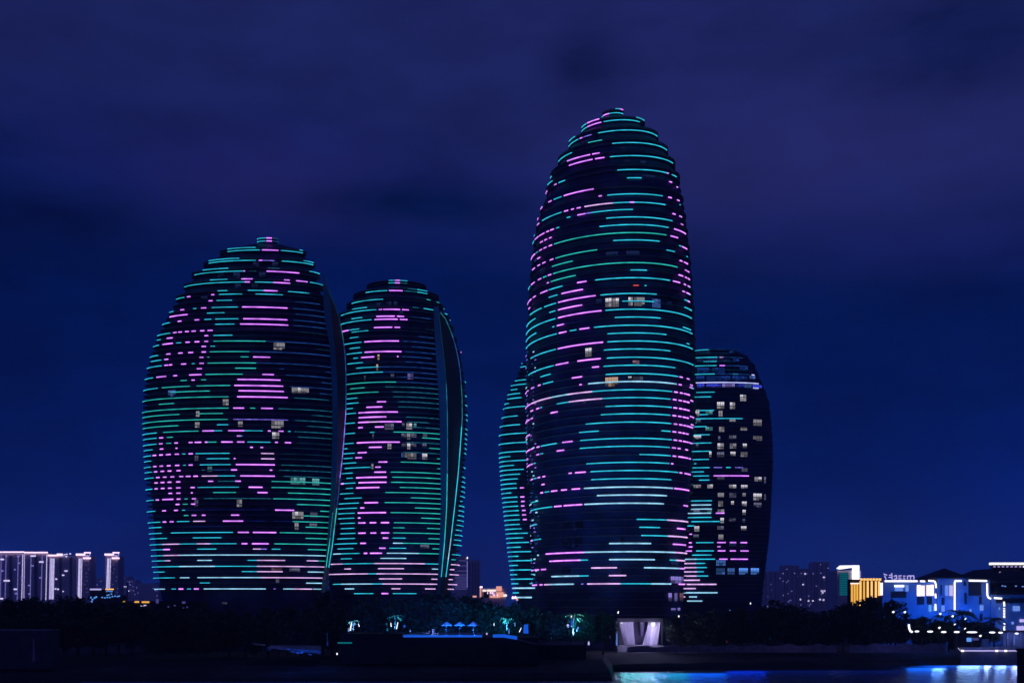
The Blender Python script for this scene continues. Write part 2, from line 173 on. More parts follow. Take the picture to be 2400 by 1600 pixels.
PRO3 = '250 1412 1461;276 1412 1461;278 1421 1454;287 1385 1485;293 1364 1509;309 1363 1510;322 1342 1535;330 1334 1540;347 1333 1541;358 1315 1558;366 1309 1562;384 1308 1563;394 1297 1573;402 1292 1577;420 1290 1580;441 1282 1588;462 1276.5 1592;487 1266 1597;523 1257 1602;561 1250 1606;611 1245 1611;647 1241 1613.5;681 1239 1616.5;735 1236.5 1620;783 1234.5 1621.5;836 1233 1624;900 1233 1625;982 1233.5 1625;1052 1234.5 1621.5;1107 1237 1619;1159 1241 1615;1191 1243 1613;1266 1245.5 1610;1337 1247 1604;1374 1248 1603;1420 1249 1602;1520 1250 1600'
PRO4 = '806 1650 1710;815 1640 1717;830 1618 1738;840 1606 1755;861 1593 1772;890 1584 1783;920 1578 1796;946 1574 1805;985 1571 1809;1028 1570 1812.5;1083 1570 1814;1142 1571 1812;1207 1573 1809;1266 1575 1805;1322 1578 1798;1366 1580 1793;1418 1582 1787;1500 1584 1784'
PRO5 = '826 1262 1330;838 1246 1345;852 1224 1368;863 1216 1378;889 1208 1386;899 1198.5 1394;919 1190 1402;940 1183 1408;971 1179 1412;993 1174 1416;1013 1171 1418;1045 1170 1419;1077 1170.6 1419;1098 1172 1418;1141 1174.5 1416;1173 1178 1412;1215 1182.5 1408;1259 1187 1404;1301 1191.6 1400;1344 1197 1394;1388 1203 1388;1500 1212 1380'
import bpy, math, random
from mathutils import Vector
R = random.Random(7)
PI = math.pi
C = bpy.context.scene.collection
F, HY, CAMZ = 2600.0, 1418.0, 20.0      # focal length and horizon in photograph pixels, eye height in metres

def P(x, y, d):
    return Vector(((x-1200)/F*d, d, CAMZ-(y-HY)/F*d))
def zat(y, d): return CAMZ-(y-HY)/F*d
def xat(x, d): return (x-1200)/F*d
def lin(r, g, b):
    f = lambda c: (c/255)/12.92 if c/255 <= .04045 else ((c/255+.055)/1.055)**2.4
    return (f(r), f(g), f(b), 1)

# ------------------------------------------------------------------ materials
MATS = {}
def emat(name, rgb, s=1.0):
    m = bpy.data.materials.new(name); m.use_nodes = True; nt = m.node_tree; nt.nodes.clear()
    o = nt.nodes.new('ShaderNodeOutputMaterial'); e = nt.nodes.new('ShaderNodeEmission')
    e.inputs[0].default_value = lin(*rgb); e.inputs[1].default_value = s
    nt.links.new(e.outputs[0], o.inputs[0]); MATS[name] = m; return m
def smat(name, col, rough=.6, scale=1.0, vary=.35, metal=0.0, spec=.3, bump=0.0, stretch=(1, 1, 1), trans=0.0):
    m = bpy.data.materials.new(name); m.use_nodes = True; nt = m.node_tree
    b = nt.nodes['Principled BSDF']
    tc = nt.nodes.new('ShaderNodeTexCoord'); mp = nt.nodes.new('ShaderNodeMapping'); mp.inputs['Scale'].default_value = stretch
    n = nt.nodes.new('ShaderNodeTexNoise'); n.inputs['Scale'].default_value = scale; n.inputs['Detail'].default_value = 5
    r = nt.nodes.new('ShaderNodeValToRGB')
    r.color_ramp.elements[0].position = .3; r.color_ramp.elements[1].position = .7
    r.color_ramp.elements[0].color = tuple(c*(1-vary) for c in col)+(1,)
    r.color_ramp.elements[1].color = tuple(min(1, c*(1+vary)) for c in col)+(1,)
    L = nt.links.new
    L(tc.outputs['Object'], mp.inputs[0]); L(mp.outputs[0], n.inputs['Vector']); L(n.outputs[0], r.inputs[0]); L(r.outputs[0], b.inputs['Base Color'])
    b.inputs['Roughness'].default_value = rough; b.inputs['Metallic'].default_value = metal; b.inputs['Specular IOR Level'].default_value = spec
    if trans: b.inputs['Subsurface Weight'].default_value = 0
    if bump:
        bu = nt.nodes.new('ShaderNodeBump'); bu.inputs['Strength'].default_value = bump
        L(n.outputs[0], bu.inputs['Height']); L(bu.outputs[0], b.inputs['Normal'])
    MATS[name] = m; return m

LEDCOL = {'c': ((48, 204, 236), 1.15), 'g': ((46, 202, 194), 1.05), 'd': ((32, 116, 142), .9), 'b': ((30, 74, 152), .9),
          'e': ((8, 46, 66), 1.0), 'f': ((14, 24, 96), 1.0), 'v': ((140, 122, 255), 1.0), 'p': ((238, 162, 255), 1.45), 'x': ((190, 196, 255), 1.5),
          'P': ((164, 36, 236), 1.15), 'w': ((236, 186, 255), 1.15), 'h': ((156, 220, 255), 1.12), 'r': ((255, 84, 80), 1.2)}  # P: violet glow fringe drawn beside the pink cores
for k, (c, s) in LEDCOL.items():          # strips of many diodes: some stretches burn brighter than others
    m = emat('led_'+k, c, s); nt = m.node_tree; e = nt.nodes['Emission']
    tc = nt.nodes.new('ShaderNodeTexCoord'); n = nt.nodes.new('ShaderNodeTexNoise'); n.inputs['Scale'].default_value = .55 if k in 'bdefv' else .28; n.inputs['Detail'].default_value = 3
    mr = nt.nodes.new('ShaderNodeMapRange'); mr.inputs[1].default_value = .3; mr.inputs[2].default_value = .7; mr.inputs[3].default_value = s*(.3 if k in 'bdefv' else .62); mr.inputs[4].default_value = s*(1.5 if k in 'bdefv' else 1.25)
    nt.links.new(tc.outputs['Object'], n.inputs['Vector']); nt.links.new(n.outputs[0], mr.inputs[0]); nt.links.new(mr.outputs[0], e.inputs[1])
WINCOL = {'k': (196, 192, 202), 'm': (104, 106, 132), 't': (86, 150, 154), 'l': (74, 112, 190), 'v': (146, 132, 222), 'o': (206, 168, 140),
          'r': (150, 112, 130), 'n': (24, 38, 78), 'f': (7, 12, 42), 'y': (84, 140, 232), 'z': (66, 78, 232), 'q': (24, 58, 140)}
for k, c in WINCOL.items():
    emat('pane_'+k+'0', c, 1.0); emat('pane_'+k+'1', c, .5); emat('pane_'+k+'2', c, .2); emat('pane_'+k+'3', c, 1.55)
emat('white_light', (255, 250, 255), 1.6); emat('pink_light', (255, 214, 248), 1.9); emat('lilac_light', (196, 186, 255), 1.0)
emat('dot_light', (214, 206, 255), 1.5); emat('dim_dot', (130, 122, 205), 1.1); emat('orange_light', (255, 190, 108), 1.4); emat('amber_light', (248, 180, 76), 1.05)
emat('salmon_light', (255, 176, 160), .9); emat('blue_light', (24, 92, 226), .9); emat('sky_light', (96, 160, 255), 1.0); emat('teal_light', (10, 116, 130), .8)
emat('magenta_rim', (170, 60, 200), .7); emat('warm_white', (255, 232, 226), 1.3); emat('cool_lamp', (236, 240, 255), 1.7); emat('blue_window', (110, 150, 245), .9)
emat('red_light', (255, 70, 66), 1.3); emat('haze_window', (70, 66, 128), .9)

GLASS = smat('dark_glass', (.03, .036, .11), .45, .15, .5, spec=.25)
SLAB = smat('slab_paint', (.14, .15, .18), .55, .3, .3)
FIN = smat('fin_panel', (.03, .22, .32), .45, .08, .15)
BLADE = smat('fin_dark', (.03, .035, .05), .5, .1, .3)
CONC = smat('concrete', (.26, .25, .27), .8, .4, .25, bump=.1)
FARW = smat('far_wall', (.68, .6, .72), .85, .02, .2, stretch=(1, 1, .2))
BLUEW = smat('render_wall', (.55, .58, .62), .8, .25, .12)
VILW = smat('villa_wall', (.15, .27, .40), .8, .25, .2)
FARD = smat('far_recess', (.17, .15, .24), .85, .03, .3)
DARKW = smat('dark_wall', (.018, .018, .022), .8, .3, .3)
ROOF = smat('roof_tile', (.05, .045, .05), .7, .8, .3)
LEAF = smat('leaf', (.035, .06, .025), .6, .5, .5)
BARK = smat('bark', (.10, .08, .06), .9, 2.0, .4, bump=.2)
FROND = smat('frond', (.10, .17, .07), .5, .8, .4)
FABRIC = smat('canopy_cloth', (.7, .7, .72), .8, .6, .08)
CURT = smat('curtain_cloth', (.78, .74, .8), .85, .5, .08)
METAL = smat('pole_metal', (.25, .25, .27), .4, 2, .2, metal=.7)
SOIL = smat('soil', (.035, .035, .032), .95, .12, .5, bump=.3)
PAVE = smat('paving', (.22, .21, .22), .7, .6, .3)
ROCK = smat('rock', (.28, .28, .29), .85, .8, .35, bump=.4)
SKIN = smat('skin', (.45, .30, .22), .6, 3, .1)
CLOTH = smat('cloth', (.6, .6, .65), .8, 3, .1)
STEM = smat('deck_timber', (.24, .2, .17), .7, 1.0, .3)

# ------------------------------------------------------------------ mesh helper
class MB:
    def __init__(s): s.v, s.f, s.m, s.mats = [], [], [], []
    def mi(s, mat):
        if mat not in s.mats: s.mats.append(mat)
        return s.mats.index(mat)
    def poly(s, pts, mat):
        i = len(s.v); s.v += [tuple(p) for p in pts]; s.f.append(tuple(range(i, i+len(pts)))); s.m.append(s.mi(mat))
    def box(s, x0, x1, y0, y1, z0, z1, mat):
        i = len(s.v); k = s.mi(mat)
        s.v += [(x, y, z) for z in (z0, z1) for y in (y0, y1) for x in (x0, x1)]
        for q in ((0, 2, 3, 1), (4, 5, 7, 6), (0, 1, 5, 4), (2, 6, 7, 3), (0, 4, 6, 2), (1, 3, 7, 5)):
            s.f.append(tuple(i+j for j in q)); s.m.append(k)
    def loft(s, rings, mat, close=True, cap0=True, cap1=True):
        i = len(s.v); n = len(rings[0]); k = s.mi(mat)
        for r in rings: s.v += [tuple(p) for p in r]
        for a in range(len(rings)-1):
            for b in range(n if close else n-1):
                c = (b+1) % n
                s.f.append((i+a*n+b, i+a*n+c, i+(a+1)*n+c, i+(a+1)*n+b)); s.m.append(k)
        if cap0: s.f.append(tuple(i+j for j in range(n-1, -1, -1))); s.m.append(k)
        if cap1: s.f.append(tuple(i+(len(rings)-1)*n+j for j in range(n))); s.m.append(k)
    def tube(s, pts, rad, mat, n=6):
        pts = [Vector(p) for p in pts]; rings = []
        for j, p in enumerate(pts):
            d = (pts[min(j+1, len(pts)-1)]-pts[max(j-1, 0)]).normalized()
            u = d.cross(Vector((0, 1, 0)) if abs(d.y) < .9 else Vector((1, 0, 0))).normalized(); w = d.cross(u)
            r = rad[j] if isinstance(rad, (list, tuple)) else rad
            rings.append([p+u*r*math.cos(2*PI*t/n)+w*r*math.sin(2*PI*t/n) for t in range(n)])
        s.loft(rings, mat)
    def blob(s, c, r, mat, n=8, m=5):
        c = Vector(c); r = (r, r, r) if not isinstance(r, (tuple, list)) else r
        rings = []
        for a in range(1, m):
            t = PI*a/m
            rings.append([(c.x+r[0]*math.sin(t)*math.cos(2*PI*b/n), c.y+r[1]*math.sin(t)*math.sin(2*PI*b/n), c.z-r[2]*math.cos(t)) for b in range(n)])
        s.loft(rings, mat)
    def build(s, name, parent=None, smooth=False):
        me = bpy.data.meshes.new(name); me.from_pydata(s.v, [], s.f)
        for m in s.mats: me.materials.append(m)
        me.polygons.foreach_set('material_index', s.m)
        if smooth: me.polygons.foreach_set('use_smooth', [True]*len(s.f))
        me.update()
        o = bpy.data.objects.new(name, me); C.objects.link(o)
        if parent is not None:
            o.parent = parent; o.matrix_parent_inverse = parent.matrix_basis.inverted()
        return o
def tag(o, label, cat, group=None, kind=None):
    if label: o['label'] = label
    if cat: o['category'] = cat
    if group: o['group'] = group
    if kind: o['kind'] = kind
    return o
def thing(name, label, cat, loc, group=None):
    o = bpy.data.objects.new(name, None); C.objects.link(o); o.location = loc; o.empty_display_size = .5
    return tag(o, label, cat, group)
def structure(name, mb):
    o = mb.build(name); o['kind'] = 'structure'; return o

# ------------------------------------------------------------------ camera, render
cam = bpy.data.cameras.new('camera'); co = bpy.data.objects.new('camera', cam); C.objects.link(co)
cam.sensor_width = 36; cam.lens = 36*F/2400; co.location = (0, 0, CAMZ); co.rotation_euler = (PI/2, 0, 0)
cam.shift_y = (HY-800)/2400; cam.clip_start = 1; cam.clip_end = 30000
sc = bpy.context.scene; sc.camera = co
sc.view_settings.view_transform = 'Standard'; sc.view_settings.look = 'None'; sc.view_settings.gamma = 1; sc.view_settings.exposure = 0
sc.render.engine = 'CYCLES'; sc.cycles.max_bounces = 5; sc.cycles.use_denoising = True
sc.cycles.sample_clamp_indirect = 4

# ------------------------------------------------------------------ night sky
w = bpy.data.worlds.new('World'); sc.world = w; w.use_nodes = True; nt = w.node_tree; N = nt.nodes; L = nt.links.new
bg = N['Background']
def mth(op, a, b=None, c=None):
    n = N.new('ShaderNodeMath'); n.operation = op
    for i, v in enumerate((a, b, c)):
        if v is None: continue
        if isinstance(v, (int, float)): n.inputs[i].default_value = v
        else: L(v, n.inputs[i])
    return n.outputs[0]
tc = N.new('ShaderNodeTexCoord'); sx = N.new('ShaderNodeSeparateXYZ'); L(tc.outputs['Generated'], sx.inputs[0])
az = mth('ARCTAN2', sx.outputs[0], sx.outputs[1]); el = mth('ARCSINE', sx.outputs[2])
cb = N.new('ShaderNodeCombineXYZ'); L(mth('MULTIPLY', az, 2.0), cb.inputs[0]); L(mth('MULTIPLY', el, 5.0), cb.inputs[1])
no = N.new('ShaderNodeTexNoise'); no.inputs['Scale'].default_value = 1.6; no.inputs['Detail'].default_value = 5; no.inputs['Roughness'].default_value = .5; L(cb.outputs[0], no.inputs['Vector'])
no2 = N.new('ShaderNodeTexNoise'); no2.inputs['Scale'].default_value = 4.2; no2.inputs['Detail'].default_value = 8; no2.inputs['Roughness'].default_value = .58; L(cb.outputs[0], no2.inputs['Vector'])
t = mth('ADD', el, mth('MULTIPLY', az, .075)); t = mth('ADD', t, mth('MULTIPLY', mth('SUBTRACT', no.outputs[0], .5), .16))
t = mth('MULTIPLY', t, 1/.6)
cr = N.new('ShaderNodeValToRGB'); L(t, cr.inputs[0]); e = cr.color_ramp.elements
cols = [(0, (13, 47, 138)), (.06, (6, 37, 122)), (.18, (2, 29, 102)), (.36, (1, 22, 82)), (.48, (2, 22, 80)), (.56, (15, 27, 88)), (.66, (26, 34, 92)), (.85, (28, 36, 92)), (1, (25, 31, 86))]
while len(e) < len(cols): e.new(.5)
for k, (p_, c_) in zip(e, cols): k.position = p_; k.color = lin(*c_)
col = cr.outputs[0]
def sky_patch(col, x, y, rx, ry, c, strength, soft=1.0, wob=.5):
    a0 = math.atan((x-1200)/F); e0 = math.atan((HY-y)/F*math.cos(a0))
    da = mth('MULTIPLY', mth('SUBTRACT', az, a0), F/rx); de = mth('MULTIPLY', mth('SUBTRACT', el, e0), F/ry)
    d = mth('ADD', mth('MULTIPLY', da, da), mth('MULTIPLY', de, de))
    d = mth('ADD', d, mth('MULTIPLY', mth('SUBTRACT', no2.outputs[0], .5), wob*3))
    f = mth('MULTIPLY', mth('EXPONENT', mth('MULTIPLY', d, -1.0)), strength)
    f = mth('MINIMUM', f, strength)
    m = N.new('ShaderNodeMix'); m.data_type = 'RGBA'; L(f, m.inputs[0]); L(col, m.inputs[6]); m.inputs[7].default_value = lin(*c); return m.outputs[2]
for a in ((1900, 360, 520, 170, (40, 44, 108), .7), (650, 430, 330, 110, (35, 36, 100), .6), (1400, 60, 500, 90, (32, 37, 99), .4),
          (1360, 150, 85, 62, (11, 20, 64), .8), (1000, 482, 220, 48, (1, 19, 64), .92), (60, 520, 330, 60, (3, 13, 56), .85),
          (2250, 100, 230, 90, (10, 22, 70), .75), (0, 860, 240, 300, (1, 17, 68), .6), (2480, 1290, 260, 200, (4, 46, 158), .5), (2050, 1310, 420, 110, (24, 49, 132), .6),
          (150, 1320, 430, 110, (18, 32, 104), .4), (780, 820, 300, 240, (0, 24, 92), .4), (1150, 1340, 260, 80, (22, 30, 100), .5)):
    col = sky_patch(col, *a)
hv = mth('ADD', .54, mth('MULTIPLY', no2.outputs[0], .94))
vm = N.new('ShaderNodeVectorMath'); vm.operation = 'SCALE'; L(col, vm.inputs[0]); L(hv, vm.inputs['Scale'])
L(vm.outputs[0], bg.inputs[0]); bg.inputs[1].default_value = 1.0
sun = bpy.data.lights.new('fill_sun', 'SUN'); sun.energy = .07; sun.angle = math.radians(20); sun.color = (.5, .42, 1)  # dim violet fill added from behind the eye to lift the far walls
so = bpy.data.objects.new('fill_sun', sun); C.objects.link(so); so.rotation_euler = (math.radians(70), 0, math.radians(-25))
def lamp(kind, loc, power, rgb, size=.3, target=None, spot=60):
    l = bpy.data.lights.new('lamp_light', kind); l.energy = power; l.color = lin(*rgb)[:3]
    if kind == 'AREA': l.size = size
    else: l.shadow_soft_size = size
    if kind == 'SPOT': l.spot_size = math.radians(spot); l.spot_blend = .6
    o = bpy.data.objects.new('lamp_light', l); C.objects.link(o); o.location = loc
    if target is not None: o.rotation_euler = (Vector(target)-Vector(loc)).to_track_quat('-Z', 'Y').to_euler()
    return o
# ------------------------------------------------------------------ the lit towers
def parse(s): return [(float(a.split()[0]), float(a.split()[1]), float(a.split()[2]), a.split()[-1], a.split()) for a in s.replace('\n', ';').split(';') if a.strip()]
class Tower:
    def __init__(s, D, prof, kb, sh, inset, mains, hoff, pairs={}):
        s.D, s.kb, s.sh, s.inset = D, kb, sh, inset
        s.pr = []
        for a in prof.split(';'):
            y, l, r = map(float, a.split()); s.pr.append((zat(y, D), xat(l, D), xat(r, D)))
        s.pr.sort()
        s.crown = max(pairs)+8 if pairs else 0
        s.rings = []                      # (z, is_main)
        zs = []
        for y in mains: z = s.zapex(y); zs.append((z, y)); s.rings.append((z, True, z))
        zs.sort()
        for (a, y), (b, _) in zip(zs, zs[1:]+[(zs[-1][0]+4, 0)]):
            if y in pairs: s.rings.append((a+(y-pairs[y])*s.pt(a, PI/2).y/F, False, a))     # the paired bands of the crown
            elif _: h = a+(b-a)*hoff; s.rings.append((h, False, h))
        s.rings.sort()
    def ab(s, z):
        pr = s.pr
        if z <= pr[0][0]: _, l, r = pr[0]
        elif z >= pr[-1][0]: _, l, r = pr[-1]
        else:
            for (z0, l0, r0), (z1, l1, r1) in zip(pr, pr[1:]):
                if z0 <= z <= z1:
                    q = (z-z0)/(z1-z0+1e-9); l = l0+(l1-l0)*q; r = r0+(r1-r0)*q; break
        a = (r-l)/2
        if callable(s.kb): return (l+r)/2, a, a*s.kb(z)
        return (l+r)/2, a, max(a*s.kb, 1.5) if s.kb > .5 else s.kb*a
    def pt(s, z, th, off=0.0, zp=None):
        cx, a, b = s.ab(z if zp is None else zp); a = max(a+off, .3); b = max(b+off, .3); c = math.cos(th)
        return Vector((cx+a*c, s.D+s.sh*a*c-b*math.sin(th), z))
    def proj(s, p): return 1200+p.x/p.y*F, HY-(p.z-CAMZ)/p.y*F
    def th_at(s, z, x, off=0.0, zp=None):
        lo, hi = .03, PI-.03
        for _ in range(40):
            m = (lo+hi)/2
            if s.proj(s.pt(z, m, off, zp))[0] > x: lo = m
            else: hi = m
        return (lo+hi)/2
    def zapex(s, y):
        z = zat(y, s.D*.95)
        for _ in range(12):
            th = min((s.proj(s.pt(z, PI*k/40))[1], PI*k/40) for k in range(4, 37))[1] if y < HY-60 else PI/2
            z = zat(y, s.pt(z, th).y)
        return z
    def solve(s, x, y, off=0.0):
        z = zat(y, s.D*.96)
        for _ in range(14):
            th = s.th_at(z, x, off); z = z*.3+.7*zat(y, s.pt(z, th, off).y)
        return z, th
    def ring(s, z, off, n=96): return [s.pt(z, 2*PI*k/n, off) for k in range(n)]

RES = []
def make_tower(name, label, T, leds, wins, thick=3.0, pink=4.4):
    base = 4.0
    cx, a, b = T.ab(base)
    root = thing(name, label, 'tower', (cx, T.D, base), 'curved towers on the island')
    # glass core
    mb = MB(); zs = [base]+[z for z, m, _ in T.rings if z > base+2 and m]
    rings = []
    for z, nx in zip(zs, zs[1:]+[None]):
        rings.append(T.ring(z, -T.inset))
        if nx is not None:                # each storey rises straight off its slab, then leans in to the next
            q_ = z+.35*(nx-z); rings.append([Vector((v.x, v.y, q_)) for v in T.ring(z, -T.inset)])
    mb.loft(rings, GLASS); mb.build('glass_core', root)
    ppm = T.D/F                            # metres per photograph pixel
    zr = [r for r in T.rings if r[0] > base+3]
    for z, main, zp in zr:
        mb = MB(); h = ppm*(.8 if main else .6); o = 0.0 if main and zp == z or zp != z else -.25; ins = -T.inset-.8 if zp == z else -T.inset-3.5
        lay = lambda off, dz: [Vector((v.x, v.y, z+dz)) for v in T.ring(zp, off)]
        outer0, outer1, inner0, inner1 = lay(o, -h), lay(o, h), lay(ins, -h), lay(ins, h)
        mb.loft([inner1, outer1, outer0, inner0, inner1], SLAB, cap0=False, cap1=False)
        mb.build('floor_slab', root)
    # LED strips
    strips = []
    for (ox, oy, sc_), txt in leds:
        for x0, x1, y, c, _ in parse(txt):
            strips.append((ox+x0/sc_, ox+x1/sc_, oy+y/sc_, c))
    strips.sort(key=lambda q: q[0]-q[1])
    rest = MB()
    import numpy as np
    def row(r, x):                         # picture height of floor edge r where it passes column x
        l_, r_ = T.proj(T.pt(r[0], PI-.03, 0, r[2]))[0], T.proj(T.pt(r[0], .03, 0, r[2]))[0]
        if x < l_-5 or x > r_+5: return 1e4
        return T.proj(T.pt(r[0], T.th_at(r[0], x, 0, r[2]), 0, r[2]))[1]
    xm = [(q[0]+q[1])/2 for q in strips]; ys = np.array([q[2] for q in strips])
    YR = np.array([[row(r, x) for r in T.rings] for x in xm])
    u = (np.array(xm)-np.mean(xm))/200; h = (1400-ys)/1000; U = np.stack([u*0+1, u, u*u, h, u*h, u*u*h], 1)
    plain = np.array([not q[3].isupper() and q[2] > T.crown for q in strips]); bias = ys*0
    for it in range(6):                    # the small tilt of the reading against the built floors
        k_ = np.abs(YR+bias[:, None]-ys[:, None]).argmin(1); near = ys-YR[np.arange(len(ys)), k_]; ok = plain & (np.abs(near-bias) < 7)
        cf, *_ = np.linalg.lstsq(U[ok], near[ok], rcond=None); bias = np.where(ys > T.crown, U@cf, 0)
    ytop, ybot = min(q[2] for q in strips), max(q[2] for q in strips)
    for k, (x0, x1, y, c) in enumerate(strips):
        zc, main, zp = T.rings[k_[k]]; miss = float(near[k]-bias[k])
        RES.append((name, xm[k], y, miss))
        if not c.isupper() and abs(miss) < 8: z = zc
        else: z, th = T.solve(xm[k], y); zp = z
        c = c.lower(); z, zp = float(z), float(zp)
        ta, tb = T.th_at(z, x1, 0, zp), T.th_at(z, x0, 0, zp)
        if (tb-ta)*T.ab(zp)[1] < .5: mid = (ta+tb)/2; ta, tb = mid-.3/T.ab(zp)[1], mid+.3/T.ab(zp)[1]
        mb = rest if k >= 100 else MB()
        px = (pink if c == 'p' else thick*(1.25 if c in 'whx' else .75 if c in 'bdef' else 1))*(.72+.5*(y-ytop)/(ybot-ytop))
        def bar(zc_, hh, mat, o0=.06, o1=.28):
            n = max(1, int((tb-ta)/.06)); rr = []
            for j in range(n+1):
                q = ta+(tb-ta)*j/n; rr.append([(*T.pt(z, q, o, zp)[:2], zc_+dz) for o, dz in ((o0, -hh), (o1, -hh), (o1, hh), (o0, hh))])
            mb.loft(rr, mat)
        hh = px*ppm/2
        bar(z, hh*(.5 if c == 'p' else 1), MATS['led_'+c])
        if c == 'p':                       # violet glow fringe, imitated by glowing bars above and below the core
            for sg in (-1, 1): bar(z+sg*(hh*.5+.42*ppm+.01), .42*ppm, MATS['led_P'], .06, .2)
        if k < 100: mb.build('led_strip', root)
    if rest.v:
        o = rest.build('led_strip', root); o['kind'] = 'stuff'
    # lit windows
    for (ox, oy, sc_), txt in wins:
        for q in parse(txt):
            x0, x1, y0, y1 = [float(v) for v in q[4][:4]]; kk = q[3]
            x0, x1, y0, y1 = ox+x0/sc_, ox+x1/sc_, oy+y0/sc_, oy+y1/sc_
            off = -T.inset*.55; z, th = T.solve((x0+x1)/2, (y0+y1)/2, off)
            d = T.pt(z, th, off).y; zb, zt = zat(y1, d), zat(y0, d)
            ta, tb = T.th_at(z, x1, off), T.th_at(z, x0, off)
            n = max(1, int(round((x1-x0)/7))); mb = MB()
            wk = R.choice((0, 0, 1, 2)); tr = zb+(zt-zb)*.45; s1 = R.uniform(0, .25)
            for j in range(n):
                u0 = tb+(ta-tb)*(j+.06)/n; u1 = tb+(ta-tb)*(j+.94)/n
                br = R.choice(('0001', '1122', '0111')[wk]) if n > 1 else '01'[wk > 0]
                lo = R.choice('1122') ; l0 = zb + (0 if j not in (0, n-1) or n < 3 else (tr-zb)*R.choice((0, .5)))  # pane glow carries the rail's shade below and a lamp highlight on top
                for (a0, a1, lv) in ((tr+.04, zt-(zt-zb)*.28, br), (zt-(zt-zb)*.26, zt, '3' if br == '0' and kk in 'kty' else br), (l0, tr-.04, lo)):
                    m_ = MATS['pane_'+kk+lv]
                    for h0, h1 in ((0, .46), (.54, 1)):
                        va, vb = u0+(u1-u0)*h0, u0+(u1-u0)*h1
                        A, B = T.pt(z, va, off), T.pt(z, vb, off)
                        mb.poly([(A.x, A.y, a0), (B.x, B.y, a0), (B.x, B.y, a1), (A.x, A.y, a1)], m_)
            # frame behind the panes ties them to the core
            A, B = T.pt(z, tb, off), T.pt(z, ta, off)
            panes = mb; mb = MB(); mb.box(min(A.x, B.x)-.05, max(A.x, B.x)+.05, max(A.y, B.y)+.05, max(A.y, B.y)+T.inset*.9+.3, zb-.05, zt+.05, SLAB)
            fr = mb.build('lit_window', root); po = panes.build('window_pane'); po.parent = fr
    return root

def poly_at(pl, y):
    if y <= pl[0][1]: return pl[0][0]
    for (x0, y0), (x1, y1) in zip(pl, pl[1:]):
        if y0 <= y <= y1: return x0+(x1-x0)*(y-y0)/(y1-y0+1e-9)
    return pl[-1][0]
def strip_between(root, name, A, B, dA, dB, y0, y1, thick, mat, n=40):
    mb = MB(); rr = []
    for j in range(n+1):
        y = y0+(y1-y0)*j/n; a, b = poly_at(A, y), poly_at(B, y)
        if b-a < .3: b = a+.3
        pa, pb = P(a, y, dA), P(b, y, dB)
        rr.append([pa, pb, pb+Vector((0, thick, 0)), pa+Vector((0, thick, 0))])
    mb.loft(rr, mat); return mb.build(name, root)
def edge_led(root, pl, d, segs, wpx):
    for y0, y1, c in segs:
        n = max(1, int((y1-y0)/12)); pts = [P(poly_at(pl, y0+(y1-y0)*j/n), y0+(y1-y0)*j/n, d)+Vector((0, -.3, 0)) for j in range(n+1)]
        mb = MB(); mb.tube(pts, wpx*d/F/2, MATS['led_'+c], 6); mb.build('edge_light', root)
def seq(a, b, n): return [a+(b-a)*k/n for k in range(n+1)]
M1 = [1379-26.44*k for k in range(22)]+[799, 773.5, 747, 719.5, 689, 661, 635.3, 610.3, 586, 565]
M2 = [1390, 1367.4, 1343.7, 1319.6, 1295.5, 1272, 1248, 1224, 1200.5, 1177, 1153.5, 1129.5, 1105.7, 1082, 1059, 1035.5, 1012, 987.8, 965, 941, 918, 895, 871.5, 847, 823.5, 799, 773, 748, 725, 701, 681, 663]
M3 = [1441, 1404.5, 1367, 1329.4, 1292, 1254, 1216.3, 1178.5, 1140.6, 1102, 1064.5, 1026.5, 988.6, 950.5, 913, 875.3, 837, 799, 762, 724.6, 687.7, 651, 615.6, 580.5, 545.4, 508.8, 474.4, 436, 397.8, 365.3, 334.7, 305.4, 281.5, 265]
M4 = [1407.4, 1388, 1368.4, 1348.7, 1329, 1309.4, 1290, 1270.6, 1250.5, 1231, 1211.5, 1192, 1172.6, 1153.4, 1133.8, 1114.3, 1095, 1075.7, 1056.6, 1037.3, 1018, 998.8, 980.3, 961, 940, 918.5, 896, 876, 856.5, 837, 819]
M5 = [1399, 1377, 1355.7, 1334.2, 1312.3, 1291.3, 1269.6, 1248, 1227, 1205, 1184, 1162.7, 1141.4, 1119.7, 1098, 1076.8, 1055.5, 1034.7, 1013, 992.4, 971.4, 950, 929, 908, 887, 866, 845]
T1 = Tower(400, PRO1, .35, 0, 1.9, M1, .53, {689: 680.5, 661: 653.8, 635.3: 627.7, 610.3: 604.7, 586: 580, 565: 558})
T2 = Tower(440, PRO2, .75, 0, 1.6, M2, .5, {773: 767, 748: 741, 725: 718, 701: 695, 681: 675, 663: 657})
T3 = Tower(430, PRO3, lambda z: .75+.25*max(0, min(1, (178-z)/50)), -.19, 1.2, M3, .51, {397.8: 384.5, 365.3: 353, 334.7: 323.5, 305.4: 294.5, 281.5: 272.5, 265: 255.5})
T4 = Tower(500, PRO4, .3, 0, .55, M4, .5)
T5 = Tower(480, PRO5, .45, 0, 1.3, M5, .5)
t1 = make_tower('curved_tower', 'broad shell shaped tower on the far left, crossed by cyan and pink light strips', T1, LED1, WIN1, 1.42, 3.5)
t2 = make_tower('curved_tower', 'slimmer shell shaped tower with a stack of pink light strips, second from the left', T2, LED2, WIN2, 1.42, 3.8)
t3 = make_tower('curved_tower', 'tallest rounded tower with stepped crown and rings of cyan light strips', T3, LED3, WIN3, 1.95, 4.0)
t4 = make_tower('curved_tower', 'dark rounded tower with many lit windows and a glowing blue top floor', T4, LED4, WIN4, 1.9, 3.2)
t5 = make_tower('curved_tower', 'tower edge with short cyan light strips showing left of the tallest tower', T5, LED5, WIN5, 2.1, 4.0)
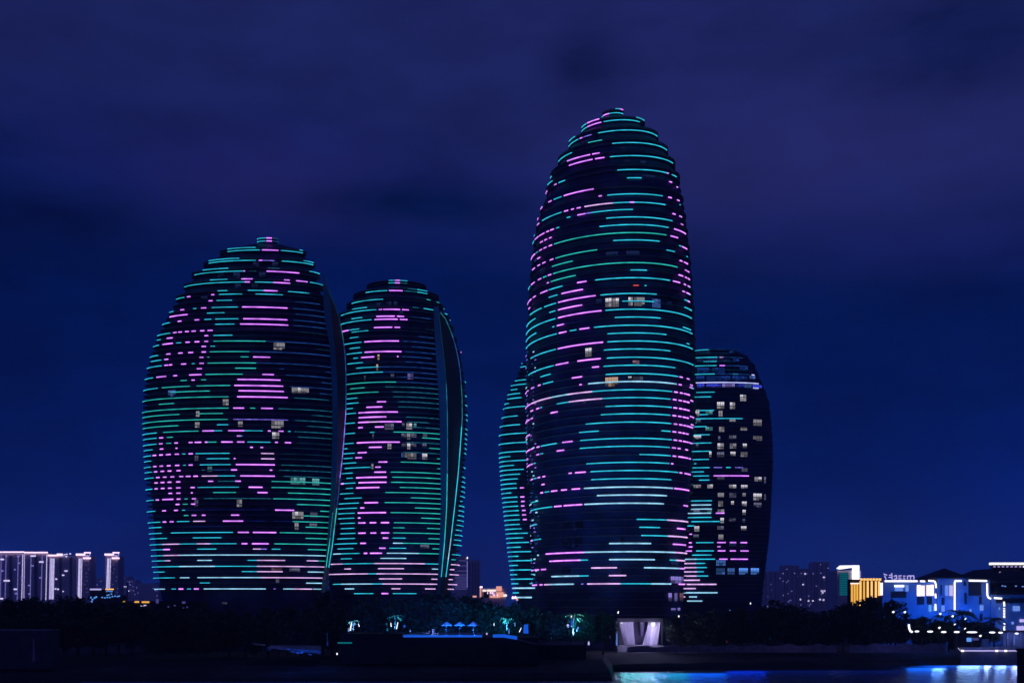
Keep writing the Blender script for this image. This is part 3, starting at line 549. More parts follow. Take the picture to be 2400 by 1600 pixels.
# side fins
P1 = [(756, 640), (759, 728), (766, 780), (772, 800), (777, 880), (778.5, 960), (778, 1050), (775.5, 1140), (771, 1210), (766, 1270), (762, 1320), (755, 1360), (752, 1390)]
I1 = [(757.5, 640), (771, 700), (781, 780), (787, 850), (790, 900), (792, 1000), (790, 1090), (784, 1170), (777, 1230), (773, 1270), (767, 1310), (765, 1328), (760, 1390)]
O1 = [(758.5, 640), (768, 676), (779, 700), (788, 722), (797, 752), (804, 790), (809, 830), (811, 870), (811.5, 920), (810.5, 970), (807, 1020), (803, 1070), (797, 1120), (791, 1180), (786, 1220), (779, 1280), (771, 1328), (765, 1390)]
strip_between(t1, 'fin_panel', P1, I1, 393.2, 391.5, 642, 1388, 1.5, FIN)
strip_between(t1, 'fin_blade', I1, O1, 391.8, 398.5, 642, 1386, 1.2, BLADE)
edge_led(t1, O1, 397.2, [(648, 760, 'e'), (760, 800, 'd'), (800, 960, 'b'), (960, 1120, 'v'), (1120, 1190, 'b'), (1190, 1240, 'g'), (1240, 1329, 'c')], 1.9)
edge_led(t1, I1, 391.2, [(1120, 1200, 'e'), (1200, 1260, 'd'), (1260, 1329, 'g')], 1.6)
P2 = [(1016, 715), (1019, 790), (1024, 870), (1030, 960), (1032, 1100), (1033, 1180), (1030, 1280), (1027, 1330), (1023, 1395)]
I2 = [(1028.5, 731), (1034, 780), (1042, 850), (1046, 900), (1048.5, 960), (1049, 1040), (1048.5, 1110), (1047, 1190), (1042, 1270), (1035, 1345), (1030, 1395)]
O2 = [(1029.5, 731), (1036, 735), (1043, 745), (1052, 765), (1060, 785), (1068, 812), (1074, 840), (1079, 870), (1083, 930), (1083.5, 980), (1079, 1045), (1074, 1110), (1066, 1185), (1056, 1270), (1048, 1330), (1045, 1352), (1040, 1395)]
strip_between(t2, 'fin_panel', P2, I2, 419.5, 419, 718, 1392, 1.5, FIN)
strip_between(t2, 'fin_blade', I2, O2, 419.4, 424, 733, 1390, 1.2, BLADE)
edge_led(t2, O2, 422.6, [(733, 790, 'd'), (790, 900, 'b'), (900, 1000, 'd'), (1000, 1070, 'c'), (1070, 1260, 'c'), (1260, 1310, 'h'), (1310, 1351, 'c')], 2.0)
edge_led(t2, I2, 418.6, [(733, 900, 'e'), (900, 1110, 'd'), (1110, 1250, 'g'), (1250, 1351, 'c')], 1.8)
# ------------------------------------------------------------------ land and water
shore = [(-900, 1597), (600, 1596.5), (1425, 1594.5), (1434, 1594), (1438, 1573), (1700, 1568), (2000, 1562), (2230, 1557), (2600, 1553), (3600, 1550)]
pts = []
for (xa, ya), (xb, yb) in zip(shore, shore[1:]):
    n = max(1, int((xb-xa)/40))
    for k in range(n): pts.append((xa+(xb-xa)*k/n, ya+(yb-ya)*k/n))
pts.append(shore[-1])
def wl(y): return 20*F/(y-HY)
mb = MB(); rows = [[] for _ in range(6)]
rr_ = random.Random(3)
for x, y in pts:
    d = wl(y)
    for r, (dd, z) in enumerate(((-1.5, -1.5), (1.2, .9), (4, 2.0), (30, 4.0), (700, 4.0), (2900, 4.0))):
        jz = rr_.uniform(-.15, .15) if r in (1, 2) else 0; D_ = d+dd
        X = xat(x, d)*(1 if r < 4 else D_/d)
        rows[r].append((X, D_ if r < 4 else (1100 if r == 4 else 12000), z+jz))
for a in range(5):
    for b in range(len(pts)-1): mb.poly([rows[a][b], rows[a][b+1], rows[a+1][b+1], rows[a+1][b]], SOIL)
structure('ground', mb)
m = bpy.data.materials.new('water'); m.use_nodes = True; n_ = m.node_tree; b = n_.nodes['Principled BSDF']
b.inputs['Base Color'].default_value = (.004, .03, .06, 1); b.inputs['Roughness'].default_value = .3; b.inputs['IOR'].default_value = 1.33
tcw = n_.nodes.new('ShaderNodeTexCoord'); mpw = n_.nodes.new('ShaderNodeMapping'); mpw.inputs['Scale'].default_value = (.5, .14, 1)
nw = n_.nodes.new('ShaderNodeTexNoise'); nw.inputs['Scale'].default_value = .8; nw.inputs['Detail'].default_value = 4; nw.inputs['Roughness'].default_value = .55
bw = n_.nodes.new('ShaderNodeBump'); bw.inputs['Strength'].default_value = 1.0; bw.inputs['Distance'].default_value = 1.6
n_.links.new(tcw.outputs['Object'], mpw.inputs[0]); n_.links.new(mpw.outputs[0], nw.inputs['Vector']); n_.links.new(nw.outputs[0], bw.inputs['Height']); n_.links.new(bw.outputs[0], b.inputs['Normal'])
mb = MB(); mb.poly([(-4000, -300, 0), (4000, -300, 0), (4000, 600, 0), (-4000, 600, 0)], m); structure('water', mb)

# ------------------------------------------------------------------ trees
def crown_mesh(seed, h, w, trunk_h, n):
    r = random.Random(seed); tr = MB(); lean = r.uniform(-.6, .6)
    tr.tube([(0, 0, 0), (lean*.3, 0, trunk_h*.5), (lean, 0, trunk_h), (lean*1.2, .2, h*.8)], [.38, .3, .24, .06], BARK, 7)
    lobes = []
    for k in range(9):
        a = 2*PI*k/9+r.uniform(-.3, .3); q = r.uniform(.2, .75)*w/2; z = trunk_h+r.uniform(.05, .8)*(h-trunk_h)
        lobes.append((q*math.cos(a), q*math.sin(a), z, r.uniform(.22, .38)*w*.8, r.uniform(.16, .28)*(h-trunk_h)*1.3))
        tr.tube([(lean, 0, trunk_h*r.uniform(.75, 1)), (q*.5*math.cos(a)+lean*.5, q*.5*math.sin(a), (trunk_h+z)/2+.4), (q*math.cos(a), q*math.sin(a), z)], [.16, .1, .04], BARK, 5)
    lobes.append((lean, 0, h-.2*(h-trunk_h), w*.26, .2*(h-trunk_h)))
    lf = MB()
    for k in range(n):
        cx, cy, cz, a, b_ = r.choice(lobes); v = Vector((r.gauss(0, 1), r.gauss(0, 1), r.gauss(0, 1))).normalized()*r.uniform(.45, 1.05)
        p = Vector((cx+v.x*a, cy+v.y*a, cz+v.z*b_))
        u = Vector((r.gauss(0, 1), r.gauss(0, 1), r.gauss(0, .6))).normalized(); q = u.cross(Vector((r.gauss(0, 1), r.gauss(0, 1), r.gauss(0, 1)))).normalized()
        s = r.uniform(.35, .8)
        lf.poly([p-u*s, p+q*s*.5, p+u*s, p-q*s*.5], LEAF)
    return tr, lf
PROT = []
for k, (h, ww, th_, n) in enumerate(((15, 13, 4.5, 1500), (13, 10, 4, 1200), (17, 10, 5.5, 1300))):
    a, b_ = crown_mesh(20+k, h, ww, th_, n)
    to = a.build('trunk'); cro = b_.build('crown'); PROT.append((to.data, cro.data, h))
    bpy.data.objects.remove(to); bpy.data.objects.remove(cro)
def palm_mesh(seed, h):
    r = random.Random(seed); tr = MB(); lx = r.uniform(-.8, .8)
    tr.tube([(0, 0, 0), (lx*.2, 0, h*.3), (lx*.6, 0, h*.7), (lx, 0, h)], [.3, .22, .18, .2], BARK, 8)
    fr = MB()
    for k in range(16):
        a = 2*PI*k/16+r.uniform(-.2, .2); ln = r.uniform(2.4, 3.4); up = r.uniform(.1, 1.0); spine = []
        for j in range(8):
            q = j/7; spine.append(Vector((lx+math.cos(a)*ln*q, math.sin(a)*ln*q, h+up*ln*q*.9-ln*.85*q*q)))
        side = Vector((-math.sin(a), math.cos(a), 0))
        for j in range(7):
            for t_ in (0, .5):
                p = spine[j].lerp(spine[j+1], t_); d = (spine[j+1]-spine[j]).normalized(); L_ = .75*math.sin(PI*(.15+.8*(j+t_)/7))
                for sg in (-1, 1):
                    e_ = p+side*sg*L_+d*.35-Vector((0, 0, L_*.45)); fr.poly([p, p+d*.16, e_], FROND)
        fr.tube(spine, [.05]*7+[.02], FROND, 4)
    return tr, fr
PALM = []
for k, h in enumerate((6.5, 8.0)):
    a, b_ = palm_mesh(50+k, h); to = a.build('trunk'); cro = b_.build('frond'); PALM.append((to.data, cro.data, h))
    bpy.data.objects.remove(to); bpy.data.objects.remove(cro)
def plant(kind, proto, loc, s, rz, label, group):
    root = thing(kind, label, 'palm' if kind == 'palm_tree' else 'tree', loc, group); root.rotation_euler.z = rz; root.scale = s
    for nm, me in (('trunk', proto[0]), ('crown', proto[1])):
        o = bpy.data.objects.new(nm, me); C.objects.link(o); o.parent = root
    return root
# x, y of the tree top, distance, label, group
TREES = []
def belt(xs, ys, d0, d1, step, label, group, seed):
    r = random.Random(seed); x = xs[0]
    while x <= xs[1]:
        k = (x-xs[0])/(xs[1]-xs[0]+1e-6)*(len(ys)-1); i = min(int(k), len(ys)-2); y = ys[i]+(ys[i+1]-ys[i])*(k-i)
        TREES.append((x+r.uniform(-8, 8), y+r.uniform(-2, 7), r.uniform(d0, d1), label, group)); x += step*r.uniform(.8, 1.2)
belt((-10, 230), (1401, 1399, 1406, 1402, 1407, 1394, 1402, 1408), 345, 370, 34, 'black leafy tree in the unlit row below the white lit apartment blocks', 'trees below the apartment blocks', 1)
belt((240, 360), (1405, 1407, 1410, 1412, 1420), 345, 372, 38, 'black leafy tree left of the foot of the broad tower', 'trees left of the broad tower', 2)
belt((380, 780), (1424, 1420, 1428, 1422, 1418, 1412), 330, 350, 48, 'black leafy tree in the dark belt under the broad tower', 'trees under the broad tower', 3)
belt((762, 990), (1400, 1404, 1398, 1400), 352, 375, 40, 'black leafy tree under the foot of the slimmer tower', 'trees under the slimmer tower', 4)
belt((1010, 1100), (1386, 1383, 1392), 352, 370, 36, 'tall black tree covering the right foot of the slimmer tower', 'tall trees right of the slimmer tower', 5)
belt((1125, 1235), (1402, 1404, 1406), 352, 372, 38, 'black leafy tree below the small salmon lit building', 'trees below the salmon building', 6)
belt((1262, 1430), (1422, 1434, 1428, 1424), 352, 370, 42, 'black leafy tree in front of the foot of the tallest tower', 'trees before the tallest tower', 7)
belt((1585, 1800), (1436, 1430, 1424, 1420, 1422), 374, 392, 42, 'black leafy tree below the tower with the many lit windows', 'trees below the many windows', 8)
belt((1822, 1965), (1402, 1416, 1428, 1426, 1420), 378, 394, 38, 'black leafy tree below the faint dotted far towers', 'trees below the faint far towers', 9)
belt((1975, 2110), (1412, 1398, 1397, 1404, 1424), 378, 390, 36, 'large black tree in front of the orange columns', 'trees before the orange columns', 10)
belt((2120, 2200), (1432, 1440, 1448), 378, 390, 40, 'black leafy tree left of the white outlined villa wall', 'trees left of the villa', 11)
belt((2160, 2330), (1446, 1452, 1446, 1456), 386, 392, 30, 'dark bushy tree at the foot of the white outlined villa', 'trees at the foot of the villa', 14)
belt((1600, 2245), (1462, 1458, 1456, 1462, 1470, 1476), 384, 394, 46, 'low black tree at the front of the dark shore belt', 'low trees on the right shore', 12)
belt((20, 760), (1440, 1446, 1440, 1450), 318, 332, 56, 'low black tree at the front of the left shore belt', 'low trees on the left shore', 13)
for x, y, d, lab, grp in TREES:
    p = R.choice(PROT); z0 = 3.9; top = zat(y, d); s = (top-z0)/p[2]; ws = s*R.uniform(.85, 1.15) if s > .7 else s*1.35
    plant('leafy_tree', p, (xat(x, d), d, z0), (ws, ws, s), R.uniform(0, 6.28), lab, grp)
for x, y, d, lab in ((2212, 1434, 392, 'dark palm before the villa wall between the two white uprights'), (2256, 1422, 386, 'taller dark palm just right of the long white upright on the villa'), (2330, 1440, 392, 'dark palm before the villa right of the white stepped outline'), (2296, 1452, 384, 'short dark palm above the widest white lamp at the villa'), (1577, 1462, 384, 'palm with a lit curving frond right of the white curtains')):
    p = R.choice(PALM); s = (zat(y, d)-3.9)/(p[2]+1.2); plant('palm_tree', p, (xat(x, d), d, 3.9), (s, s, s), R.uniform(0, 6.28), lab, None)

# ------------------------------------------------------------------ pool terrace
DZ = 11.65; DD = 310.0
def X(x, d=DD): return xat(x, d)
t = thing('pool_terrace', 'raised dark pool terrace with a glowing blue edge in front of the trees', 'terrace', (X(1000), DD, 4))
mb = MB(); mb.box(X(800), X(1132), DD, DD+34, 3.6, DZ, DARKW); mb.box(X(1132), X(1262), DD, DD+34, 3.6, DZ-.6, DARKW); mb.build('retaining_wall', t)
mb = MB(); mb.box(X(944), X(1131), DD-.35, DD+30, DZ+.01, DZ+.14, PAVE); mb.build('pool_deck', t)
mb = MB(); mb.box(X(945.5), X(1130), DD-.62, DD-.37, DZ-.5, DZ+.1, MATS['blue_light']); mb.build('edge_light', t)
mb = MB()
mb.loft([[(X(1155), DD-.5, DZ-.55), (X(1155), DD-.5, DZ+.2), (X(1155), DD+3, DZ+.2), (X(1155), DD+3, DZ-.55)], [(X(1180), DD-.5, DZ-.55), (X(1180), DD-.5, DZ+.25), (X(1180), DD+3, DZ+.25), (X(1180), DD+3, DZ-.55)],
         [(X(1212), DD-.5, DZ-1.2), (X(1212), DD-.5, DZ-.3), (X(1212), DD+3, DZ-.3), (X(1212), DD+3, DZ-1.2)]], MATS['blue_light']); mb.build('lit_parapet', t)
mb = MB(); mb.loft([[(X(1213), DD-.5, DZ-1.3), (X(1213), DD-.5, DZ-.95), (X(1213), DD+6, DZ-.95), (X(1213), DD+6, DZ-1.3)], [(X(1262), DD-.5, DZ-2.7), (X(1262), DD-.5, DZ-2.3), (X(1262), DD+6, DZ-2.3), (X(1262), DD+6, DZ-2.7)]], PAVE); mb.build('ramp', t)
mb = MB(); mb.box(X(1262), X(1385), DD+20, DD+60, 3.6, 9.1, DARKW); mb.box(X(1262), X(1380), DD+19.6, DD+19.98, 8.2, 9.2, PAVE); mb.build('lower_platform', t)
mb = MB(); mb.box(X(800), X(944), DD-.4, DD+20, DZ, DZ+.5, DARKW); mb.build('planter', t)
mb = MB(); mb.box(X(793), X(826), DD-1.2, DD-.8, 9.4, 9.8, MATS['teal_light']); mb.box(X(793), X(828), DD-.8, DD-.02, 9.3, 9.9, DARKW); mb.build('wall_light', t)
def umbrella(x, label):
    d = DD+6; r = thing('pool_umbrella', label, 'umbrella', (xat(x, d), d, DZ+.14), 'umbrellas on the pool deck')
    mb = MB(); n = 8; w_ = 13.6*d/F; zt, ze = zat(1455.5, d), zat(1464.5, d)
    rim = [(xat(x, d)+w_*math.cos(2*PI*k/n), d+w_*math.sin(2*PI*k/n), ze) for k in range(n)]; rim2 = [(a, b_, c-.14) for a, b_, c in rim]
    mid = [(xat(x, d)+w_*.45*math.cos(2*PI*k/n), d+w_*.45*math.sin(2*PI*k/n), ze+(zt-ze)*.6) for k in range(n)]; top = [(xat(x, d)+.06*math.cos(2*PI*k/n), d+.06*math.sin(2*PI*k/n), zt) for k in range(n)]
    mb.loft([rim2, rim, mid, top], FABRIC, cap0=False); mb.build('canopy', r)
    mb = MB(); mb.tube([(xat(x, d), d, DZ+.14), (xat(x, d), d, zt-.1)], .06, METAL); mb.build('pole', r)
    mb = MB(); mb.tube([(xat(x, d), d, DZ+.14), (xat(x, d), d, DZ+.26)], .4, CONC, 10); mb.build('base', r)
for x, l in ((1046.5, 'blue lit pool umbrella nearest the standing person'), (1077.7, 'blue lit pool umbrella in the middle of the three'), (1109.5, 'pool umbrella with a pale violet patch, at the right end of the deck')): umbrella(x, l)
def lounger(x, flip, label):
    d = DD+2.5; x0 = xat(x, d); z = DZ+.14; r = thing('lounge_chair', label, 'chair', (x0, d, z), 'white chairs by the pool'); s = -1 if flip else 1
    mb = MB(); mb.loft([[(x0-s*.35, d-.35, z+.35), (x0-s*.35, d+.35, z+.35), (x0-s*.35, d+.35, z+.5), (x0-s*.35, d-.35, z+.5)], [(x0+s*.75, d-.35, z+.3), (x0+s*.75, d+.35, z+.3), (x0+s*.75, d+.35, z+.42), (x0+s*.75, d-.35, z+.42)]], FABRIC); mb.build('seat', r)
    mb = MB(); mb.loft([[(x0-s*.3, d-.35, z+.42), (x0-s*.3, d+.35, z+.42), (x0-s*.45, d+.35, z+.42), (x0-s*.45, d-.35, z+.42)], [(x0-s*.62, d-.32, z+1.25), (x0-s*.62, d+.32, z+1.25), (x0-s*.74, d+.32, z+1.25), (x0-s*.74, d-.32, z+1.25)]], FABRIC); mb.build('backrest', r)
    for a in (-.3, .6):
        for b_ in (-.28, .28):
            mb = MB(); mb.tube([(x0+s*a, d+b_, z), (x0+s*a, d+b_, z+.36)], .04, METAL); mb.build('leg', r)
lounger(1002.5, True, 'white lounge chair left of the standing person'); lounger(1022.5, False, 'white lounge chair between the standing person and the umbrellas')
# the standing figure: one skinned body
def person(x, d, z, label):
    me = bpy.data.meshes.new('person'); X0 = xat(x, d)
    J = [(0, 0, .98, .13), (0, 0, 1.2, .125), (0, 0, 1.42, .15), (0, 0, 1.56, .06), (0, 0, 1.68, .095), (0, 0, 1.8, .07), (.1, 0, .92, .1), (.11, -.02, .5, .065), (.11, 0, .08, .045), (.12, -.14, .04, .04), (-.1, 0, .92, .1), (-.11, -.02, .5, .065), (-.11, 0, .08, .045), (-.12, -.14, .04, .04),
         (.2, 0, 1.42, .06), (.27, .02, 1.14, .045), (.27, -.06, .9, .035), (.27, -.08, .8, .03), (-.2, 0, 1.42, .06), (-.27, .02, 1.14, .045), (-.27, -.06, .9, .035), (-.27, -.08, .8, .03)]
    E = [(0, 1), (1, 2), (2, 3), (3, 4), (4, 5), (0, 6), (6, 7), (7, 8), (8, 9), (0, 10), (10, 11), (11, 12), (12, 13), (2, 14), (14, 15), (15, 16), (16, 17), (2, 18), (18, 19), (19, 20), (20, 21)]
    me.from_pydata([(a, b_, c) for a, b_, c, _ in J], E, []); o = bpy.data.objects.new('person', me); C.objects.link(o); o.location = (X0, d, z)
    sk = o.modifiers.new('skin', 'SKIN'); 
    for v, j in zip(me.skin_vertices[0].data, J): v.radius = (j[3], j[3]); 
    me.skin_vertices[0].data[0].use_root = True
    su = o.modifiers.new('sub', 'SUBSURF'); su.levels = su.render_levels = 1; me.materials.append(CLOTH)
    return tag(o, label, 'person')
person(1014.6, DD+1.5, DZ+.14, 'person in pale clothes standing on the edge of the blue lit pool deck')
# terrace lamps (the lit blue, cyan and white lamps of the photograph)
for x in (1046, 1078, 1110): lamp('SPOT', (X(x), DD-1.2, DZ+.2), 8000, (8, 100, 255), .3, (X(x), DD+6, DZ+3.6), 80)
lamp('POINT', (X(965), DD+4, DZ+1), 250, (10, 110, 255), .3); lamp('POINT', (X(1012), DD+.2, DZ+.5), 120, (60, 120, 255), .2)
lamp('POINT', (xat(1117, DD), DD+1, DZ+2.2), 160, (120, 90, 255), .2)
lamp('POINT', (xat(1018, DD), DD-.5, DZ+.8), 110, (190, 200, 255), .2)
for x, y, d, h, lab, rgb, pw in ((828, 1452, 318, 0, 'short palm lit white blue from below at the left end of the terrace', (90, 160, 255), 520), (926, 1438, 320, 1, 'palm lit cyan from below left of the glowing pool edge', (50, 150, 255), 520),
                                (1188, 1447, 322, 0, 'bushy palm lit bright cyan right of the umbrellas', (50, 160, 255), 560), (1344, 1436, 345, 1, 'palm lit violet and teal before the foot of the tallest tower', (110, 190, 240), 620)):
    p = PALM[h]; z0 = DZ if d < 330 else 9.0; s = (zat(y, d)-z0)/(p[2]*1.12); plant('palm_tree', p, (xat(x, d), d, z0), (s*1.1, s*1.1, s), R.uniform(0, 6), lab, 'lit palms on the terrace')
    lamp('SPOT', (xat(x, d)-1.0, d-2.2, z0+.5), pw*55, rgb, .2, (xat(x, d)+.3, d, z0+p[2]*s*.9), 75)
def uplight(x, y, d, label, mat, w_=.35, h_=.7, lean=0.0):
    p = P(x, y, d); r = thing('garden_light', label, 'lamp', (p.x, d, p.z-h_/2), 'garden lights')
    mb = MB(); mb.tube([p+Vector((-lean*.5, 0, -h_/2)), p+Vector((lean*.5, 0, h_/2))], [w_/2, w_/2*.6], mat, 7); mb.build('lens', r)
    mb = MB(); mb.tube([p+Vector((-lean*.5, 0, -h_/2-.5)), p+Vector((-lean*.5, 0, -h_/2-.02))], w_*.3, METAL, 6); mb.build('spike', r)
SK, WL, TL, CL = MATS['sky_light'], MATS['cool_lamp'], MATS['teal_light'], MATS['cool_lamp']
for a in ((822.5, 1467, 312, 'tall white garden light at the left end of the terrace', WL, .4, 2.3, .4), (817, 1475, 312, 'small pale garden light left of the tall white one', SK, .35, 1.0), (841, 1464, 312, 'leaning white garden light among the left plants', WL, .25, .8, -.3), (831, 1461, 312, 'small cyan garden light above the left plants', SK, .3, .9),
          (906, 1461, 313, 'green garden light above another on a dark shrub', TL, .45, .5), (908, 1474, 313, 'lower green garden light on a dark shrub', TL, .55, .8), (916.5, 1463, 313, 'white light at the left side of the cyan palm', WL, .28, 1.1, -.1), (931, 1465, 313, 'long white light at the right side of the cyan palm', WL, .3, 1.9, .4),
          (948, 1466, 313, 'round blue light on the left pool corner', MATS['blue_light'], .7, .6), (961.5, 1477.5, 311, 'small pale blue light standing on the pool deck', SK, .4, .5), (1158, 1462, 311, 'white slit light right of the umbrellas', WL, .25, .7), (1219.5, 1475, 312, 'leaning white light beside the blue banner', WL, .25, 1.2, .6),
          (1141, 1484, 311, 'pale violet light low beside the pool edge', MATS['lilac_light'], .5, .5), (1339.5, 1444, 344, 'white violet light at the top of the right palm', WL, .5, .7), (1354, 1472, 344, 'bright teal light at the foot of the right palm', SK, .6, 1.0, .5), (1340, 1457, 344, 'long blue light on the right palm stem', MATS['blue_light'], .6, 2.0),
          (1348, 1462, 344, 'long teal light right of the palm stem', TL, .8, 2.6, .8), (1331, 1464, 344, 'violet light left of the right palm stem', MATS['lilac_light'], .9, .6), (1380, 1506, 372, 'violet light at the end of the ramp wall', MATS['lilac_light'], .7, 1.2), (790, 1531, 296, 'lone white light low on the dark bank', WL, .4, .5),
          (1207, 1462, 312, 'thin cyan light right of the bushy palm', SK, .28, 1.0), (1193, 1478, 312, 'thin cyan light under the bushy palm', SK, .25, 1.4), (1446, 1497, 380, 'slim pale blue light left of the curtains', SK, .35, 4.2), (1430, 1493, 380, 'short pale light left of the slim one by the curtains', MATS['haze_window'], .3, 1.4),
          (1449, 1434, 388, 'white light on the wall above the curtains', WL, .5, .8, .2), (1457, 1459, 384, 'white light at the upper left of the curtains', WL, .6, .6), (1591, 1443, 392, 'yellow white light on the right of the lobby', MATS['warm_white'], .6, .7), (1704, 1500, 392, 'red light low in the dark shore belt', MATS['red_light'], .6, .6),
          (1804, 1495, 392, 'pale green light low in the dark shore belt', TL, .7, 1.0, .3), (1675, 1492, 392, 'dim lilac cone light in the dark shore belt', MATS['haze_window'], .8, 1.8, .6), (1711, 1430, 384, 'single blue light in the trees below the many windows', SK, .7, .5), (1759, 1413, 386, 'white light in the tree tops below the many windows', WL, .4, .6), (1799, 1445, 384, 'faint white light in the trees left of the far towers', WL, .3, .35)):
    uplight(*a)
t = thing('blue_banner', 'plain tall blue banner standing behind the parapet', 'banner', (X(1232), DD+1, DZ-.4))
mb = MB(); mb.loft([[(X(1226.5), DD+1, zat(1483, DD)), (X(1238.5), DD+1, zat(1484, DD)), (X(1238.5), DD+1.1, zat(1484, DD)), (X(1226.5), DD+1.1, zat(1483, DD))], [(X(1228), DD+1, zat(1463, DD)), (X(1237.5), DD+1, zat(1462, DD)), (X(1237.5), DD+1.1, zat(1462, DD)), (X(1228), DD+1.1, zat(1463, DD))]], MATS['blue_light']); mb.build('panel', t)
mb = MB(); mb.tube([(X(1238.8), DD+1.05, DZ-1.0), (X(1238.8), DD+1.05, zat(1462, DD))], .05, METAL); mb.build('pole', t)
for x, y, d, pw, rgb in ((985, 1452, 338, 9000, (20, 90, 200)), (1022, 1450, 338, 7000, (15, 80, 190)), (1150, 1450, 338, 10000, (10, 100, 190)), (1172, 1448, 338, 9000, (10, 120, 190)), (1305, 1456, 340, 7000, (20, 80, 190)), (1365, 1450, 342, 9000, (10, 110, 170)), (872, 1452, 338, 6000, (15, 70, 190))):
    p = P(x, y, d); lamp('SPOT', (p.x, d-4, p.z-3), pw*1.6, rgb, .3, (p.x+2, d+22, p.z+7), 85)
# rocks and slip on the left bank, lamp post
for k, (x, y, w_, h_) in enumerate(((672, 1521, 7, 3), (684, 1527, 6, 2.4), (695, 1530, 8, 2.6), (708, 1529, 6, 2.2), (726, 1533, 5, 2), (748, 1531, 4, 1.6), (630, 1520, 5, 5))):
    d = 300; p = P(x, y, d); r = random.Random(k); mb = MB(); s = d/F
    mb.blob(p, (w_*s*.9, 1.0, h_*s), ROCK, 7, 5)
    for j, v in enumerate(mb.v): mb.v[j] = tuple(c+r.uniform(-.12, .12) for c in v)
    tag(mb.build('rock'), ['wide pale rock at the left of the blue lit bank', 'second pale rock from the left on the blue lit bank', 'widest pale rock near the middle of the blue lit bank', 'pale rock right of the widest one on the lit bank', 'small pale rock on the right of the lit bank', 'smallest pale rock nearest the lone white light', 'tall pointed pale rock at the left end of the slipway'][k], 'rock', 'rocks on the left bank')
t = MB(); t.loft([[P(632, 1512, 306), P(632, 1510, 318), P(632, 1516, 318), P(632, 1518, 306)], [P(690, 1520, 304), P(690, 1510, 320), P(690, 1518, 320), P(690, 1526, 304)], [P(752, 1524, 304), P(754, 1512, 320), P(754, 1520, 320), P(752, 1530, 304)]], PAVE)
tag(t.build('slipway'), 'pale slipway lit blue on the dark left bank', 'slipway')
t = MB(); t.loft([[P(592, 1506, 306), P(592, 1509, 306), P(592, 1509, 309), P(592, 1506, 309)], [P(622, 1509, 306), P(622, 1512.5, 306), P(622, 1512.5, 309), P(622, 1509, 309)]], PAVE); tag(t.build('concrete_kerb'), 'short lilac grey kerb left of the slipway', 'kerb')
lamp('POINT', P(715, 1505, 299), 1100, (20, 90, 255), .3); lamp('POINT', P(636, 1508, 302), 60, (90, 110, 255), .2); lamp('POINT', P(608, 1501, 303), 30, (190, 150, 230), .2)
t = thing('lamp_post', 'thin pale lamp post at the right end of the slipway', 'lamp post', P(767, 1511, 306)); mb = MB(); mb.tube([P(768, 1511, 306), P(766.5, 1482, 306)], .12, METAL); mb.build('pole', t); mb = MB(); mb.tube([P(768, 1511, 306)+Vector((0, 0, -.2)), P(768, 1503, 306)], .3, CONC); mb.build('base', t)
HUTW = smat('hut_wall', (.05, .06, .09), .8, .4, .4)
t = thing('site_hut', 'faint blue box shaped hut in the dark lower left corner', 'hut', P(60, 1540, 297)); mb = MB(); mb.box(xat(-30, 297), xat(117, 297), 297, 303, 3.2, zat(1477, 297), HUTW); mb.build('wall', t)
mb = MB(); mb.box(xat(-32, 297), xat(119, 297), 296.8, 303.2, zat(1477, 297)+.003, zat(1475, 297), CONC); mb.build('roof', t); mb = MB(); mb.box(xat(77, 297), xat(82, 297), 296.85, 296.98, 5, zat(1497, 297), CONC); mb.build('door_post', t)

# ------------------------------------------------------------------ curtained lobby at the foot of the tallest tower
d = 384.0; t = thing('curtain_pavilion', 'open lobby hung with glowing white curtains at the foot of the tallest tower', 'pavilion', P(1500, 1512, d))
z0, z1 = zat(1511.5, d), zat(1456, d)
mb = MB(); mb.box(xat(1446, d), xat(1556, d), d-1.5, d+9, 3.7, z0, CONC); mb.build('floor_slab', t)
mb = MB(); mb.box(xat(1446, d), xat(1553, d), d-1, d+9, z1, z1+1.2, DARKW); mb.build('roof', t)
mb = MB(); mb.box(xat(1448, d), xat(1552, d), d+8.4, d+8.9, z0+.01, z1-.01, CONC); mb.build('back_wall', t)
for x in (1449, 1551):
    mb = MB(); mb.box(xat(x, d)-.3, xat(x, d)+.3, d-.6, d, z0+.01, z1-.01, DARKW); mb.build('column', t)
def curtain(xa0, xa1, xb0, xb1, dd, yb):
    mb = MB(); rows_ = []; n = 40
    for j in range(13):
        q = j/12; y = 1457+(yb-1457)*q; g = q**1.3; row = []
        for k in range(n+1):
            a = xa0+(xa1-xa0)*k/n; b_ = xb0+(xb1-xb0)*k/n; row.append(P(a+(b_-a)*g, y, dd)+Vector((0, .28*math.sin(k*1.9)+.1*math.sin(k*4.1), 0)))
        rows_.append(row)
    for r0, r1 in zip(rows_, rows_[1:]):
        for k in range(n): mb.poly([r0[k], r0[k+1], r1[k+1], r1[k]], CURT)
    mb.build('curtain', t, True)
curtain(1452, 1484, 1464, 1489, d+1.2, 1510); curtain(1519, 1548, 1505, 1540, d+1.2, 1511); curtain(1500, 1512, 1502, 1507, d+5, 1490)
mb = MB(); mb.blob(P(1531, 1462, d-.6), (.7, .5, .8), MATS['cool_lamp']); mb.build('ceiling_lamp', t)
lamp('POINT', P(1531, 1466, d-2.2), 1500, (205, 196, 255), .3); lamp('POINT', P(1470, 1470, d-5), 1900, (196, 186, 255), .5); lamp('POINT', P(1520, 1495, d-6), 1700, (196, 186, 255), .5); lamp('POINT', P(1500, 1485, d+4), 60, (110, 90, 220), .4)

